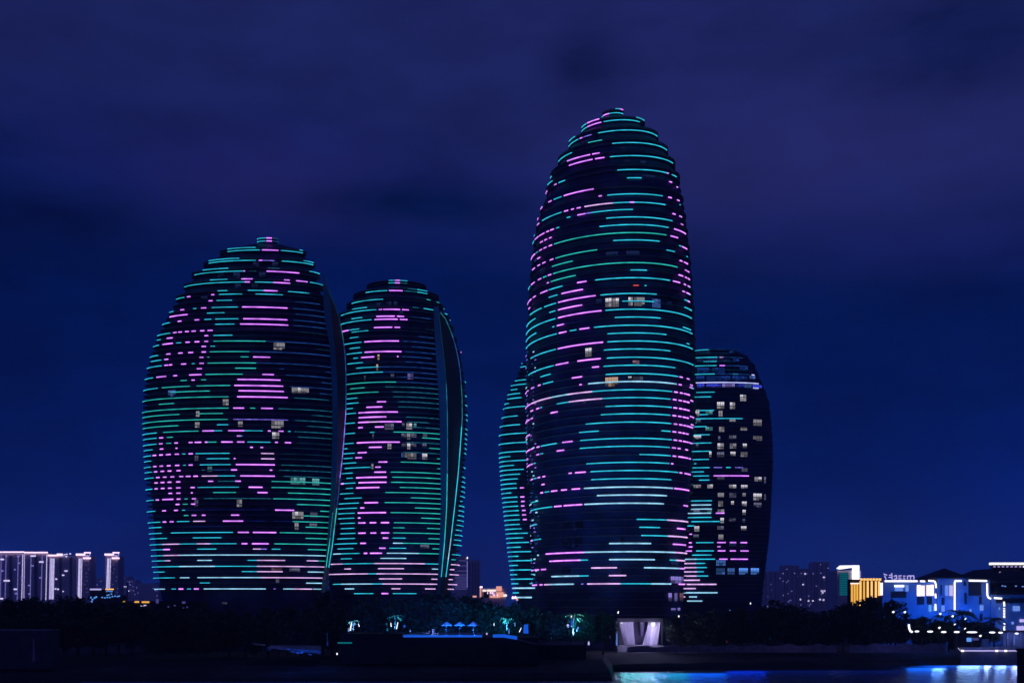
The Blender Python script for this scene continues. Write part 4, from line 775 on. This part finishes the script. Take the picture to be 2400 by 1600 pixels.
# ------------------------------------------------------------------ wavy hedge wall on the right shore
for x0, x1, lab in ((1470, 1962, 'long low wavy topped wall along the right shore'), (1992, 2216, 'short low wavy topped wall left of the lit quay')):
    d = 372; mb = MB(); n = int((x1-x0)/3); rr = []
    for k in range(n+1):
        x = x0+(x1-x0)*k/n; yt = (1514+(x-1470)*-.008)+2.2*math.sin(x/11.0)+1.0*math.sin(x/5.3+1); a = P(x, yt, d); b_ = P(x, 1528, d)
        rr.append([b_, a, a+Vector((0, .8, 0)), b_+Vector((0, .8, 0))])
    mb.loft(rr, PAVE); tag(mb.build('shore_wall'), lab, 'wall')
lamp('AREA', P(2100, 1500, 362), 160, (110, 110, 255), 6, P(2100, 1522, 372)); lamp('AREA', P(1860, 1500, 362), 60, (150, 120, 230), 6, P(1860, 1520, 372))

# ------------------------------------------------------------------ quay
dq = 372.0; t = thing('stone_quay', 'stone quay with a thin white light line at the lower right', 'quay', P(2320, 1526, dq))
zq = zat(1524, dq)
def rock_prism(a, b_): return None
mb = MB(); mb.loft([[(P(2252, 1524, dq).x, dq, -1), (P(2600, 1524, dq).x, dq, -1), (P(2600, 1524, dq).x, 420, -1), (P(2236, 1503, 420).x, 420, -1)], [(P(2252, 1524, dq).x, dq, zq), (P(2600, 1524, dq).x, dq, zq), (P(2600, 1524, dq).x, 420, zq), (P(2236, 1503, 420).x, 420, zq)]], CONC); mb.build('quay_wall', t)
mb = MB(); mb.tube([P(2236.5, 1504.5, 405), P(2250, 1523, dq+.4), P(2252.5, 1524, dq-.1)], .11, MATS['lilac_light']); mb.build('edge_light', t)
mb = MB(); mb.tube([P(2253.5, 1524, dq-.2), P(2384, 1524, dq-.2)], .19, MATS['lilac_light']); mb.build('edge_light', t)
for x in (2256, 2336, 2357):
    mb = MB(); mb.tube([P(x-3, 1524, dq-.3), P(x+3, 1524, dq-.3)], .3, MATS['white_light']); mb.build('marker_light', t)
mb = MB(); mb.box(xat(2252, 380), xat(2560, 380), 380, 380.6, zq+.01, zat(1516, 380), BLUEW); mb.build('kerb', t)
d = 250.0; t = thing('mooring_pile', 'dark concrete pile cut by the right edge of the picture', 'pile', (xat(2400, d), d, -1)); mb = MB(); mb.tube([(xat(2400, d), d, -1.5), (xat(2400, d), d, zat(1524, d))], 1.45, DARKW, 16); mb.build('shaft', t)
mb = MB(); mb.tube([(xat(2400, d), d, zat(1524, d)+.004), (xat(2400, d), d, zat(1519, d))], 1.75, DARKW, 16); mb.build('cap', t)

# unseen area lamps added along quay and bank to streak the water with colour
for x0, x1, z, pw, rgb in ((1452, 1530, 2.6, 620, (0, 176, 170)), (1530, 1610, 2.6, 620, (0, 140, 200)), (1610, 1700, 2.4, 620, (0, 84, 235)), (1700, 1790, 2.2, 500, (0, 40, 200)), (1790, 2110, 1.6, 260, (0, 40, 170)), (2120, 2180, 1.8, 420, (10, 100, 255)), (2180, 2206, 2.0, 560, (90, 150, 255)), (2238, 2290, 1.9, 950, (130, 180, 255)), (2300, 2312, 1.9, 380, (150, 190, 255)), (2326, 2350, 2.0, 520, (130, 175, 255)), (2364, 2382, 2.2, 520, (150, 180, 255)), (2120, 2390, 1.0, 700, (0, 90, 255)), (200, 1430, 1.2, 2000, (0, 40, 200))):
    xm = (x0+x1)/2; ys = [b_ for (a, b_) in shore if a <= xm][-1]; dw = wl(ys)
    l = lamp('AREA', (xat(xm, dw), dw-2.5, z), pw, rgb, 1, (xat(xm, dw), dw-30, 0)); l.data.shape = 'RECTANGLE'; l.data.size = (x1-x0)/F*dw; l.data.size_y = .8

# ------------------------------------------------------------------ night haze over the bay
hz = bpy.data.materials.new('haze'); hz.use_nodes = True; hn = hz.node_tree; hn.nodes.clear()
ho = hn.nodes.new('ShaderNodeOutputMaterial'); hv_ = hn.nodes.new('ShaderNodeVolumePrincipled'); hn.links.new(hv_.outputs[0], ho.inputs['Volume'])
hv_.inputs['Color'].default_value = (.8, .85, 1, 1); hv_.inputs['Density'].default_value = .0002; hv_.inputs['Anisotropy'].default_value = 0
mb = MB(); mb.box(-8000, 8000, -400, 3300, -3, 260, hz); o = mb.build('haze'); o['kind'] = 'stuff'
# ------------------------------------------------------------------ buildings beyond
class B:
    """a building drawn to its own distance: part rectangles are given on its street face"""
    def __init__(s, name, label, cat, d, depth, x0, x1, ytop, mat, group=None, zb=3.9):
        s.d, s.depth = d, depth; s.root = thing(name, label, cat, (xat((x0+x1)/2, d), d, zb), group); s.zb = zb
        mb = MB(); mb.box(xat(x0, d), xat(x1, d), d, d+depth, zb, zat(ytop, d), mat); mb.build('wall', s.root)
    def rect(s, name, x0, x1, y0, y1, mat, out=.3, back=.01):
        mb = MB(); mb.box(xat(x0, s.d), xat(x1, s.d), s.d-out, s.d-back, zat(y1, s.d), zat(y0, s.d), mat); return mb.build(name, s.root)
    def dots(s, name, pts, wx, wy, mat, out=.35, back=.01):
        k = s.d/F
        if name in ('lit_window', 'dim_window', 'lamp', 'eave_light', 'rooftop_light') and len(pts) > 1:      # countable lights stay apart
            for p_ in pts: s.dots(name, [p_], wx, wy, mat, out, back)
            return
        mb = MB()
        for x, y in pts: mb.box(xat(x, s.d)-wx*k/2, xat(x, s.d)+wx*k/2, s.d-out, s.d-back, zat(y, s.d)-wy*k/2, zat(y, s.d)+wy*k/2, mat)
        return mb.build(name, s.root)
PK, DT, DM, WH, LI = MATS['pink_light'], MATS['dot_light'], MATS['dim_dot'], MATS['white_light'], MATS['lilac_light']
rc = random.Random(11)
def col(x0, x1, y0, y1, st): return [(x0+(x1-x0)*k/max(1, int((y1-y0)/st)), y0+(y1-y0)*k/max(1, int((y1-y0)/st))) for k in range(int((y1-y0)/st)+1)]
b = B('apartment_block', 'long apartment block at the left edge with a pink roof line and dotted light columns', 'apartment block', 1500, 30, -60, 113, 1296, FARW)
b.rect('roof_light', -60, 57, 1291.5, 1294.5, PK, 2); b.rect('roof_light', 58, 112, 1292.5, 1295.5, PK, 2)
for x in (3, 14.5, 43, 53.5, 73, 99, 110): b.dots('light_column', col(x, x-2.5, 1300, 1404, 2.9), 1.7, 1.8, DT if x in (53.5, 110) else DM)
b.dots('light_column', col(57.5, 56, 1299, 1402, 2.9), 1.8, 2.2, LI)
for x, y, w_ in ((5, 1310, 8), (43, 1303, 5), (15, 1302, 4), (78, 1302, 12), (97, 1316, 10), (45, 1319, 5), (5.5, 1337, 5), (35, 1334, 3), (16, 1360, 14), (52, 1353, 5), (76, 1325, 6), (95, 1353, 5), (36, 1380, 7), (38, 1390, 6), (68, 1371, 4), (69, 1391, 5), (4, 1402, 7)): b.dots('lit_window', [(x, y)], w_, 3, DT if w_ > 6 else DM, .5)
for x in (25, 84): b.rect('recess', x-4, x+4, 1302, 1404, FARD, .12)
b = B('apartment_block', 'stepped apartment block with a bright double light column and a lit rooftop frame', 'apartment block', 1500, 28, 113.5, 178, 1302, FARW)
b.rect('roof_light', 113.5, 135, 1299, 1302.5, PK, 2); b.rect('roof_light', 134, 147, 1296.5, 1302, PK, 1.5)
for x, wid, m_ in ((118.5, 2.6, LI), (121.5, 1.7, DT), (124.5, 1.7, DT), (127, 1.4, DT)): b.dots('light_column', col(x, x-2.2, 1309, 1402, 2.8), wid, 2.0 if m_ is DT else 2.7, m_)
b.dots('rooftop_light', [(152, 1299), (157, 1298), (156, 1303), (147, 1301), (165, 1297)], 3, 2.4, DT, 2)
for x, y, w_ in ((155, 1337, 7), (148, 1347, 5), (132, 1356, 4), (130, 1379, 4), (136, 1380, 4), (148, 1385, 2)): b.dots('lit_window', [(x, y)], w_, 2.4, DT, .5)
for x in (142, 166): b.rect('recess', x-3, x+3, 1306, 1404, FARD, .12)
def point_block(x0, label, orange):
    b = B('apartment_tower', label, 'apartment tower', 1500, 22, x0, x0+31, 1302, FARW, 'slim lit apartment towers')
    b.rect('roof_light', x0, x0+21, 1296.5, 1301, PK, 2); b.rect('roof_light', x0+19, x0+34, 1293, 1296, PK, 2); b.rect('roof_light', x0+17, x0+34, 1305.5, 1309, PK, 2)
    b.dots('roof_light', [(x0+22, 1300), (x0+26, 1301), (x0+32, 1299), (x0+29, 1303)], 2.2, 3.2, LI, 1.6)
    b.rect('facade_light', x0+.4, x0+2.4, 1303, 1392, MATS['haze_window'], .3)
    for x, wid in ((6.5, 2.0), (9.3, 2.0), (13, 1.6)): b.dots('light_column', col(x0+x, x0+x-2.2, 1309, 1378 if orange else 1400, 2.8), wid, 2.0, DT)
    for k in range(9): b.dots('dim_window', [(x0+18+rc.uniform(0, 12), 1315+k*9)], 3.4, 2, MATS['haze_window'], .4)
    return b
point_block(179, 'slim apartment tower with bright light columns, left of the two alike', False)
point_block(246, 'slim apartment tower with bright light columns standing apart above an orange sign', True)
for x0, x1, y, lab in ((277, 300, 1350, 'faint far block with a short lilac roof line right of the lone slim tower'), (296, 318, 1358, 'faint lower far block beside the shoreline lights'), (318, 372, 1366, 'faint far block left of the foot of the broad tower'), (206, 245, 1352, 'faint far block between the two slim lit towers')):
    b = B('far_block', lab, 'far building', 2700, 40, x0, x1, y, FARW, 'faint far blocks at the left')
    for k in range(7): b.dots('dim_window', [(rc.uniform(x0+2, x1-2), rc.uniform(y+4, y+34))], 1.8, 1.6, DM, .6)
    if x0 in (277, 296): b.rect('roof_light', x0+1, x0+15, y+2.5, y+5, MATS['haze_window'], 1); b.dots('lit_window', [(x0+1+k*4.4, y+24) for k in range(5)] if x0 == 277 else [(x0+6, y+26)], 2, 2.2, DT, 1)
b = B('low_building', 'low dark building with a white violet light strip below the left slim tower', 'building', 900, 14, 211, 238, 1379, DARKW); b.rect('sign_light', 212, 237.5, 1378.5, 1382, LI, 1.2); b.dots('lit_window', [(213, 1399), (217, 1404), (222, 1400), (215, 1409), (226, 1398)], 3.5, 4, SK)
b = B('low_building', 'low building with an orange strip and pale blue windows under the lone slim tower', 'building', 900, 14, 238, 282, 1394, DARKW)
b.rect('sign_board', 248, 268, 1378, 1394.5, DARKW, .5); b.rect('sign_light', 248, 267, 1378.5, 1381.5, MATS['orange_light'], 1.2); b.dots('lit_window', [(251, 1385), (255, 1384), (259, 1385), (263, 1385), (252, 1394), (256, 1393), (262, 1391), (240, 1399), (246, 1400), (252, 1399), (258, 1399), (264, 1397), (270, 1396), (276, 1397), (280, 1396)], 3, 2.6, SK, 1)
b = B('low_building', 'low building with two amber windows left of the broad tower', 'building', 600, 10, 286, 356, 1408, DARKW); b.rect('amber_window', 315.5, 326, 1407.5, 1411.5, MATS['amber_light'], .6); b.rect('amber_window', 333, 350, 1408, 1412, MATS['amber_light'], .6); b.dots('lamp', [(291, 1409)], 3.5, 3.5, MATS['amber_light'], .6); b.dots('lamp', [(334, 1419), (341, 1418)], 3, 2.5, DT, 2.5)
b = B('low_building', 'dim grey lobby building with small pale windows below the broad tower', 'building', 372, 8, 368, 470, 1408, DARKW); b.dots('lit_window', [(429, 1411), (433, 1411)], 3.4, 5, MATS['haze_window']); b.dots('lit_window', [(431, 1424), (439, 1422), (395, 1421), (410, 1418)], 3, 3, MATS['haze_window']); b.rect('dim_window', 366, 372, 1403, 1413, MATS['haze_window'], .3)
b = B('podium_block', 'dark low podium between the feet of the two left towers', 'podium', 466, 10, 742, 800, 1384, DARKW); b.rect('parapet', 741, 801, 1382.5, 1384, DARKW, .4)
# centre gap
b = B('office_tower', 'hazy lilac grey office tower behind the right edge of the slimmer tower', 'office tower', 1500, 40, 1062, 1096, 1304, FARW)
for y in (1312, 1324, 1336, 1345): b.rect('floor_band', 1064, 1095.5, y, y+2.5, MATS['haze_window'], .3)
for k in range(9): b.rect('floor_band', 1066, 1094, 1350+k*3.6, 1352+k*3.6, MATS['haze_window'], .3)
b.dots('roof_lamp', [(1095.5, 1306.5)], 2.6, 4, MATS['white_light'], 1); b.rect('corner_strip', 1094.5, 1096, 1314, 1376, DM, .6)
b = B('office_tower', 'very faint far tower right of the lilac grey one', 'office tower', 2200, 40, 1096, 1124, 1312, FARW)
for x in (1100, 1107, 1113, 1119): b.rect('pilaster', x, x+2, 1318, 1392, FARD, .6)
b = B('villa_hotel', 'small salmon lit hotel in the gap between the towers', 'hotel', 800, 20, 1124, 1186, 1378, FARW)
SA = MATS['salmon_light']
for x0, x1, y0, y1, m_ in ((1124.5, 1131, 1373, 1377, PK), (1163, 1176, 1373, 1384, SA), (1131, 1140, 1381.5, 1385, MATS['warm_white']), (1142, 1162, 1381, 1385, MATS['warm_white']), (1125, 1127.5, 1377, 1398, SA), (1163, 1180, 1387, 1398, SA), (1180, 1188, 1392, 1397, MATS['warm_white']), (1148, 1172, 1395.5, 1399.5, SA), (1108, 1117, 1395, 1399, SA)): b.rect('lit_window', x0, x1, y0, y1, m_, .8)
b.rect('dark_bay', 1134, 1146, 1386, 1399, DARKW, .5); b.dots('lit_window', [(1143, 1389), (1150, 1388), (1155, 1389), (1158, 1394), (1166, 1394)], 1.6, 4, PK, 1.2)
for x, y, d_, m_, lab in ((1202, 1399.5, 356, 'pink_light', 'large pinkish garden lamp under the edge of the left hidden tower'), (1212, 1403, 356, 'salmon_light', 'salmon garden lamp right of the large pinkish lamp'), (1208, 1399, 356, 'pink_light', 'small pink garden lamp between two larger ones')): uplight(x, y, d_, lab, MATS[m_], .8, .8)
# right background
for x0, x1, y, lab in ((1790, 1838, 1338, 'faint violet far tower just right of the tower with many windows'), (1840, 1872, 1324, 'faint violet far tower, tallest of the dotted group'), (1874, 1908, 1332, 'faint violet far tower in the middle of the dotted group'), (1910, 1944, 1316, 'faint violet far tower beside the white corner building')):
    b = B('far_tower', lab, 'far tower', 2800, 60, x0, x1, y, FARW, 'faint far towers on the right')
    for k in range(10): b.dots('dim_window', [(rc.uniform(x0+2, x1-2), rc.uniform(y+5, y+90))], rc.uniform(1.5, 3), 2, rc.choice((DM, MATS['haze_window'], DM)), .8)
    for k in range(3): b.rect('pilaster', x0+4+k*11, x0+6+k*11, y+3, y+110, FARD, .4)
    if x0 == 1874: b.dots('lit_window', [(1887, 1344), (1873+3, 1404), (1895, 1407), (1905, 1407), (1882, 1369)], 3.4, 3, DT, 1)
    if x0 == 1910: b.dots('lit_window', [(1926, 1384), (1932, 1384), (1928, 1388), (1922, 1404), (1930, 1405), (1931, 1352)], 4, 3, DT, 1)
b = B('corner_tower', 'tower with a white lit corner slab, pointed roof blade and teal striped face', 'tower', 900, 30, 1962, 2008, 1336, FARW)
b.rect('corner_slab', 1997, 2012.5, 1324, 1366, WH, 2)
mb = MB(); dd = 898; mb.loft([[P(1960.5, 1331, dd), P(1960.5, 1332, dd), P(1960.5, 1332, dd+14), P(1960.5, 1331, dd+14)], [P(1968, 1324.5, dd), P(1968, 1333.5, dd), P(1968, 1333.5, dd+14), P(1968, 1324.5, dd+14)], [P(1996.9, 1323.8, dd), P(1996.9, 1329.5, dd), P(1996.9, 1329.5, dd+14), P(1996.9, 1323.8, dd+14)]], WH); mb.build('roof_blade', b.root)
b.rect('striped_panel', 1967.6, 1988, 1341.5, 1395, emat('panel_teal', (8, 66, 92), .8), .4)
for k in range(10): b.rect('panel_stripe', 1968, 1987.5, 1343+k*5.3, 1345.2+k*5.3, TL, .7, .41)
b.dots('light_column', col(2015, 2015, 1339, 1354, 4.5), 3.6, 2.6, LI, 1)
b = B('colonnade_building', 'building with glowing orange columns below the white corner slab', 'building', 441, 4, 1993, 2067, 1357, DARKW)
OR, AM = MATS['orange_light'], MATS['amber_light']
for x, y0, y1, m_ in ((1996, 1365, 1418, AM), (2002.3, 1367, 1417, AM), (2008.6, 1368, 1417, AM), (2016, 1361, 1420, OR), (2024.3, 1361, 1420, AM), (2033, 1361, 1399, OR), (2042.3, 1361, 1399, OR), (2052, 1361, 1399, OR), (2059.5, 1361, 1395, OR)): b.rect('column', x-1.7, x+1.9, y0, y1, m_, .7)
b.rect('column', 2062, 2067.5, 1365, 1394, PK, .8)
for k in range(7): b.rect('cornice_light', 2016+k*7.2, 2021+k*7.2, 1354.5, 1359.5, OR, .6)
b.rect('plinth_light', 1993, 2012, 1365, 1368, MATS['warm_white'], .9)
# villa on the right
D6 = 450.0
b = B('villa', 'blue lit villa with white light outlines and dark hipped roofs on the right shore', 'villa', D6, 16, 2068, 2196, 1363, VILW)
r6 = b.root
def blk(name, x0, x1, y0, dd, dep, mat):
    mb = MB(); mb.box(xat(x0, D6), xat(x1, D6), D6+dd, D6+dd+dep, 3.9, zat(y0, D6), mat); return mb.build(name, r6)
blk('wall', 2196.1, 2268, 1354, -.5, 15, VILW); blk('wall', 2268.1, 2322, 1358, .6, 15, VILW); blk('wall', 2322.1, 2460, 1392, -.2, 15, VILW)
def hip(x0, x1, ye, xr0, xr1, yr, dd, dep):
    a = [P(x0, ye, D6), P(x1, ye, D6)]; z = a[0].z; y0, y1 = D6+dd, D6+dd+dep; ym = (y0+y1)/2; zr = zat(yr, D6); q0, q1 = xat(xr0, D6), xat(xr1, D6)
    mb = MB(); mb.box(a[0].x, a[1].x, y0, y1, z-.5, z, ROOF)
    A, Bq, Cq, Dq = (a[0].x, y0, z+.002), (a[1].x, y0, z+.002), (a[1].x, y1, z+.002), (a[0].x, y1, z+.002); E, G = (q0, ym, zr), (q1, ym, zr)
    mb.poly([A, Bq, G, E], ROOF); mb.poly([Bq, Cq, G], ROOF); mb.poly([Cq, Dq, E, G], ROOF); mb.poly([Dq, A, E], ROOF); return mb.build('roof', r6)
hip(2180, 2268, 1352.5, 2226, 2231, 1330, -2, 18); hip(2262, 2372, 1356, 2300, 2342, 1333.5, -1.4, 18); hip(2324, 2480, 1362, 2372, 2430, 1335, -3.2, 20); hip(2324, 2480, 1390.5, 2350, 2450, 1376, -4.4, 20)
def stroke(x0, y0, x1, y1, wd=4.2, mat=WH):
    mb = MB(); k = D6/F*wd/2; p, q = P(x0, y0, D6-2.6), P(x1, y1, D6-2.6); mb.tube([p, p.lerp(q, .5), q], k, mat, 8); mb.build('outline_light', r6)
for a in ((2074, 1361, 2150, 1361), (2157, 1361, 2168, 1361.5), (2176, 1360, 2190, 1361), (2190.5, 1361, 2193, 1367), (2193, 1367, 2194, 1377), (2192.5, 1390, 2193, 1401), (2192.5, 1414, 2193, 1430), (2237.5, 1362, 2237.5, 1431), (2238, 1360.5, 2253.5, 1360.5), (2271, 1359.5, 2313, 1360.5), (2313.5, 1366, 2314, 1394), (2314, 1394, 2317, 1400), (2317, 1400, 2322.5, 1402), (2330, 1400.5, 2348, 1401.5), (2353, 1409, 2354, 1420)): stroke(*a)
for y in (1424.5, 1428.5, 1432, 1435.5, 1439, 1442.5, 1445): stroke(2351.5, y, 2355.5, y+1, 2.2)
stroke(2352, 1460, 2356, 1461.5, 2.4); stroke(2353.5, 1466, 2354, 1476, 4.2)
b.d = D6
def vr(name, x0, x1, y0, y1, mat, out=1.2, back=.003): return b.rect(name, x0, x1, y0, y1, mat, out, back)
WW = MATS['warm_white']; BW = MATS['blue_window']
for x0, x1, y0, y1, m_ in ((2096, 2119, 1370, 1375, WH), (2097, 2116, 1375.3, 1384, BW), (2122, 2129, 1370, 1385, BW), (2149, 2157.5, 1370, 1396, PK), (2158.5, 2167, 1371, 1396, WW), (2171, 2179, 1370, 1395, WW), (2180, 2188, 1369.5, 1395, PK)): vr('lit_window', x0, x1, y0, y1, m_, .25)
for x0, x1, y0, y1 in ((2149, 2166, 1397, 1416), (2172, 2184, 1397, 1415), (2088, 2124, 1385.5, 1400)): vr('dark_window', x0, x1, y0, y1, DARKW, .12)
for x0, x1, y0, y1, m_ in ((2213.5, 2221, 1371, 1395, BW), (2223.5, 2231.5, 1371, 1395.5, LI), (2295, 2303, 1417, 1430, BW), (2270.5, 2275, 1426, 1433, BW), (2339, 2342, 1422, 1428, BW)): vr('lit_window', x0, x1, y0, y1, m_, .9, .51)
for x0, x1, y0, y1 in ((2203, 2206, 1370, 1394), (2206, 2212, 1400, 1416), (2257.5, 2263, 1362, 1372), (2259, 2264, 1388, 1415)): vr('dark_window', x0, x1, y0, y1, DARKW, .8, .51)
for x0, x1, y0, y1, m_ in ((2271, 2301, 1364, 1395, DARKW), (2296, 2302, 1397, 1414, DARKW), (2297.5, 2304, 1437, 1454, DARKW)): vr('dark_window', x0, x1, y0, y1, m_, -.4, -.59)
for x0, x1, y0, y1, m_ in ((2330, 2400, 1377, 1389, DARKW), (2334, 2400, 1402, 1412, DARKW)): vr('balcony_gap', x0, x1, y0, y1, m_, .6, .25)
b.dots('lit_window', [(2338, 1372.5), (2344, 1373.5), (2369, 1373), (2385, 1374)], 4, 2.5, BW, 4.7, 4.5)
for x0, x1, y0, y1, m_ in ((2372, 2388, 1419, 1431, BW), (2388, 2398, 1450, 1457, LI), (2369, 2374, 1456, 1462, BW), (2381, 2400, 1466, 1476, LI), (2186, 2189.5, 1419, 1431, SK), (2175, 2181, 1417, 1432, SK), (2205, 2212, 1418, 1432, BW)): vr('lit_window', x0, x1, y0, y1, m_, 1.0, .6)
# roof letters, too blurred to read
t = thing('rooftop_sign', 'blurred pink white rooftop letters above the long white light line', 'sign', P(2105, 1360, 452))
def glyph(parts):
    mb = MB(); 
    for x0, y0, x1, y1 in parts: mb.tube([P(x0, y0, 452), P(x1, y1, 452)], .2, LI, 6)
    mb.build('letter', t)
for g in ([(2071, 1344, 2079, 1347), (2073, 1348, 2077, 1357)], [(2083, 1352, 2091, 1352), (2090, 1342, 2091, 1358), (2084, 1348, 2088, 1346)], [(2095, 1350, 2101, 1347), (2101, 1347, 2102, 1357), (2095, 1357, 2102, 1354)], [(2106, 1349, 2113, 1348), (2106, 1353, 2112, 1354), (2106, 1358, 2113, 1357)], [(2117, 1349, 2122, 1349), (2117, 1353, 2121, 1355), (2116, 1358, 2122, 1358)], [(2127, 1348, 2127, 1358), (2127, 1349, 2134, 1348), (2134, 1348, 2134, 1358), (2134, 1349, 2142, 1348), (2142, 1349, 2142, 1358)]): glyph(g)
mb = MB(); mb.box(xat(2069, 452), xat(2145, 452), 452.3, 452.6, zat(1361.5, 452), zat(1359.8, 452), METAL); mb.build('rail', t)
b = B('pagoda_block', 'far building with a white roof line and lit eaves at the right edge', 'building', 650, 20, 2326, 2460, 1332, DARKW)
b.rect('roof_light', 2318, 2460, 1318, 1323, WH, 3); b.rect('roof', 2322, 2460, 1323.2, 1332, DARKW, 2.5)
b.dots('eave_light', [(2326+k*10, 1327.5) for k in range(8)], 4.4, 2, LI, 3); b.dots('eave_light', [(2345, 1341), (2350, 1343), (2357, 1338), (2362, 1340), (2378, 1338), (2384, 1338)], 6, 3, LI, 1); b.rect('eave_light', 2393, 2404, 1326, 1329, WH, 3.2)
for x, y, lab in ((2094, 1433, 'white lamp in the dark trees below the long villa light line'), (2121, 1433.5, 'second white lamp in the dark trees left of the villa'), (2204, 1437.5, 'wide white lamp at the foot of the villa wall'), (2233, 1443, 'cyan lamp below the long white upright'), (2238, 1462, 'small white lamp under the cyan lamp'), (2262, 1472, 'small leaning lamp above the widest white lamp'), (2202, 1470, 'leaning white lamp above the lamp row'), (2263, 1449, 'small cyan lamp behind a palm'), (2298, 1489, 'small leaning lamp below the widest white lamp')):
    uplight(x, y, 374, lab, WL, .75 if x not in (2263, 2262, 2238) else .4, .42, .5)
def path_lamp(x, y, w_, lab):
    d = 374; r = thing('path_lamp', lab, 'lamp', P(x, y+6, d), 'white lamps along the quay path')
    mb = MB(); mb.blob(P(x, y, d), (w_*d/F/2, .4, 2.3*d/F), WL, 10, 6); mb.build('globe', r); mb = MB(); mb.tube([P(x, y+2.5, d), (xat(x, d), d, 4.6)], .06, METAL); mb.build('pole', r)
for x, y, w_, lab in ((2149, 1478.5, 11, 'white path lamp next to the curved light stroke'), (2180, 1479, 14, 'white path lamp third along the row from the left'), (2212, 1480, 13, 'white path lamp below the leaning lamp'), (2242.5, 1480, 14, 'white path lamp below the cyan lamp'), (2278, 1480.5, 26, 'widest white path lamp in the row'), (2325.5, 1481, 15, 'white path lamp right of the widest one'), (2345, 1481.5, 11, 'small white path lamp beside the pale pavilion'), (2383, 1483.5, 9, 'pinkish white path lamp under the pavilion roof')): path_lamp(x, y, w_, lab)
t = thing('light_arc', 'short curved white light stroke at the left end of the lamp row', 'lamp', P(2134, 1482, 374)); mb = MB(); mb.tube([P(2130, 1462, 374), P(2130.5, 1467, 374), P(2131.5, 1473, 374), P(2134, 1478, 374), P(2138.5, 1480, 374)], .35, WL, 8); mb.build('tube', t); mb = MB(); mb.tube([P(2134, 1480, 374.5), (xat(2134, 374.5), 374.5, 4.5)], .06, METAL); mb.build('pole', t)
d = 385; t = thing('quay_pavilion', 'pale lilac lit pavilion with posts on the quay at the right edge', 'pavilion', P(2390, 1514, d)); z0 = zq+.01
mb = MB(); mb.box(xat(2354, d), xat(2450, d), d-1, d+7, zat(1481, d), zat(1477.5, d), DARKW); mb.build('roof', t); mb = MB(); mb.box(xat(2366, d), xat(2448, d), d+5, d+5.4, z0, zat(1481.2, d), VILW); mb.build('back_wall', t)
for x in (2361, 2376, 2392, 2440): mb = MB(); mb.box(xat(x-2, d), xat(x+2, d), d-.3, d+.3, z0, zat(1481.2, d), VILW); mb.build('post', t)
lamp('POINT', P(2380, 1490, d-3), 500, (170, 160, 255), .4); lamp('POINT', P(2388, 1490, d+2), 200, (170, 160, 255), .4)
t = thing('quay_counter', 'low dark kiosk with a pale blue window on the quay', 'kiosk', P(2285, 1512, 380)); mb = MB(); mb.box(xat(2240, 380), xat(2304, 380), 382, 387, z0, zat(1487, 380), DARKW); mb.build('wall', t); mb = MB(); mb.box(xat(2271, 380), xat(2282, 380), 381.8, 381.98, zat(1503, 380), zat(1494, 380), SK); mb.build('lit_window', t); mb = MB(); mb.box(xat(2283, 380), xat(2299, 380), 381.8, 381.98, zat(1500, 380), zat(1494, 380), MATS['haze_window']); mb.build('lit_window', t)
mb = MB(); mb.box(xat(2306, 380), xat(2321, 380), 381, 382, z0, zat(1497, 380), VILW); tag(mb.build('planter_box'), 'blue lit upright planter box right of the low kiosk', 'planter')
# villa uplights, as lit in the photograph
for x, y, pw in ((2110, 1440, 900), (2150, 1430, 1100), (2186, 1425, 1500), (2215, 1425, 1700), (2250, 1425, 1900), (2290, 1425, 2200), (2330, 1440, 800), (2380, 1450, 500)): lamp('POINT', P(x, y, D6-11), pw*1.7, (0, 100, 255), .5)
lamp('POINT', P(2300, 1512, 374), 250, (30, 80, 255), .4); lamp('POINT', P(2340, 1505, 366), 300, (60, 110, 255), .4)
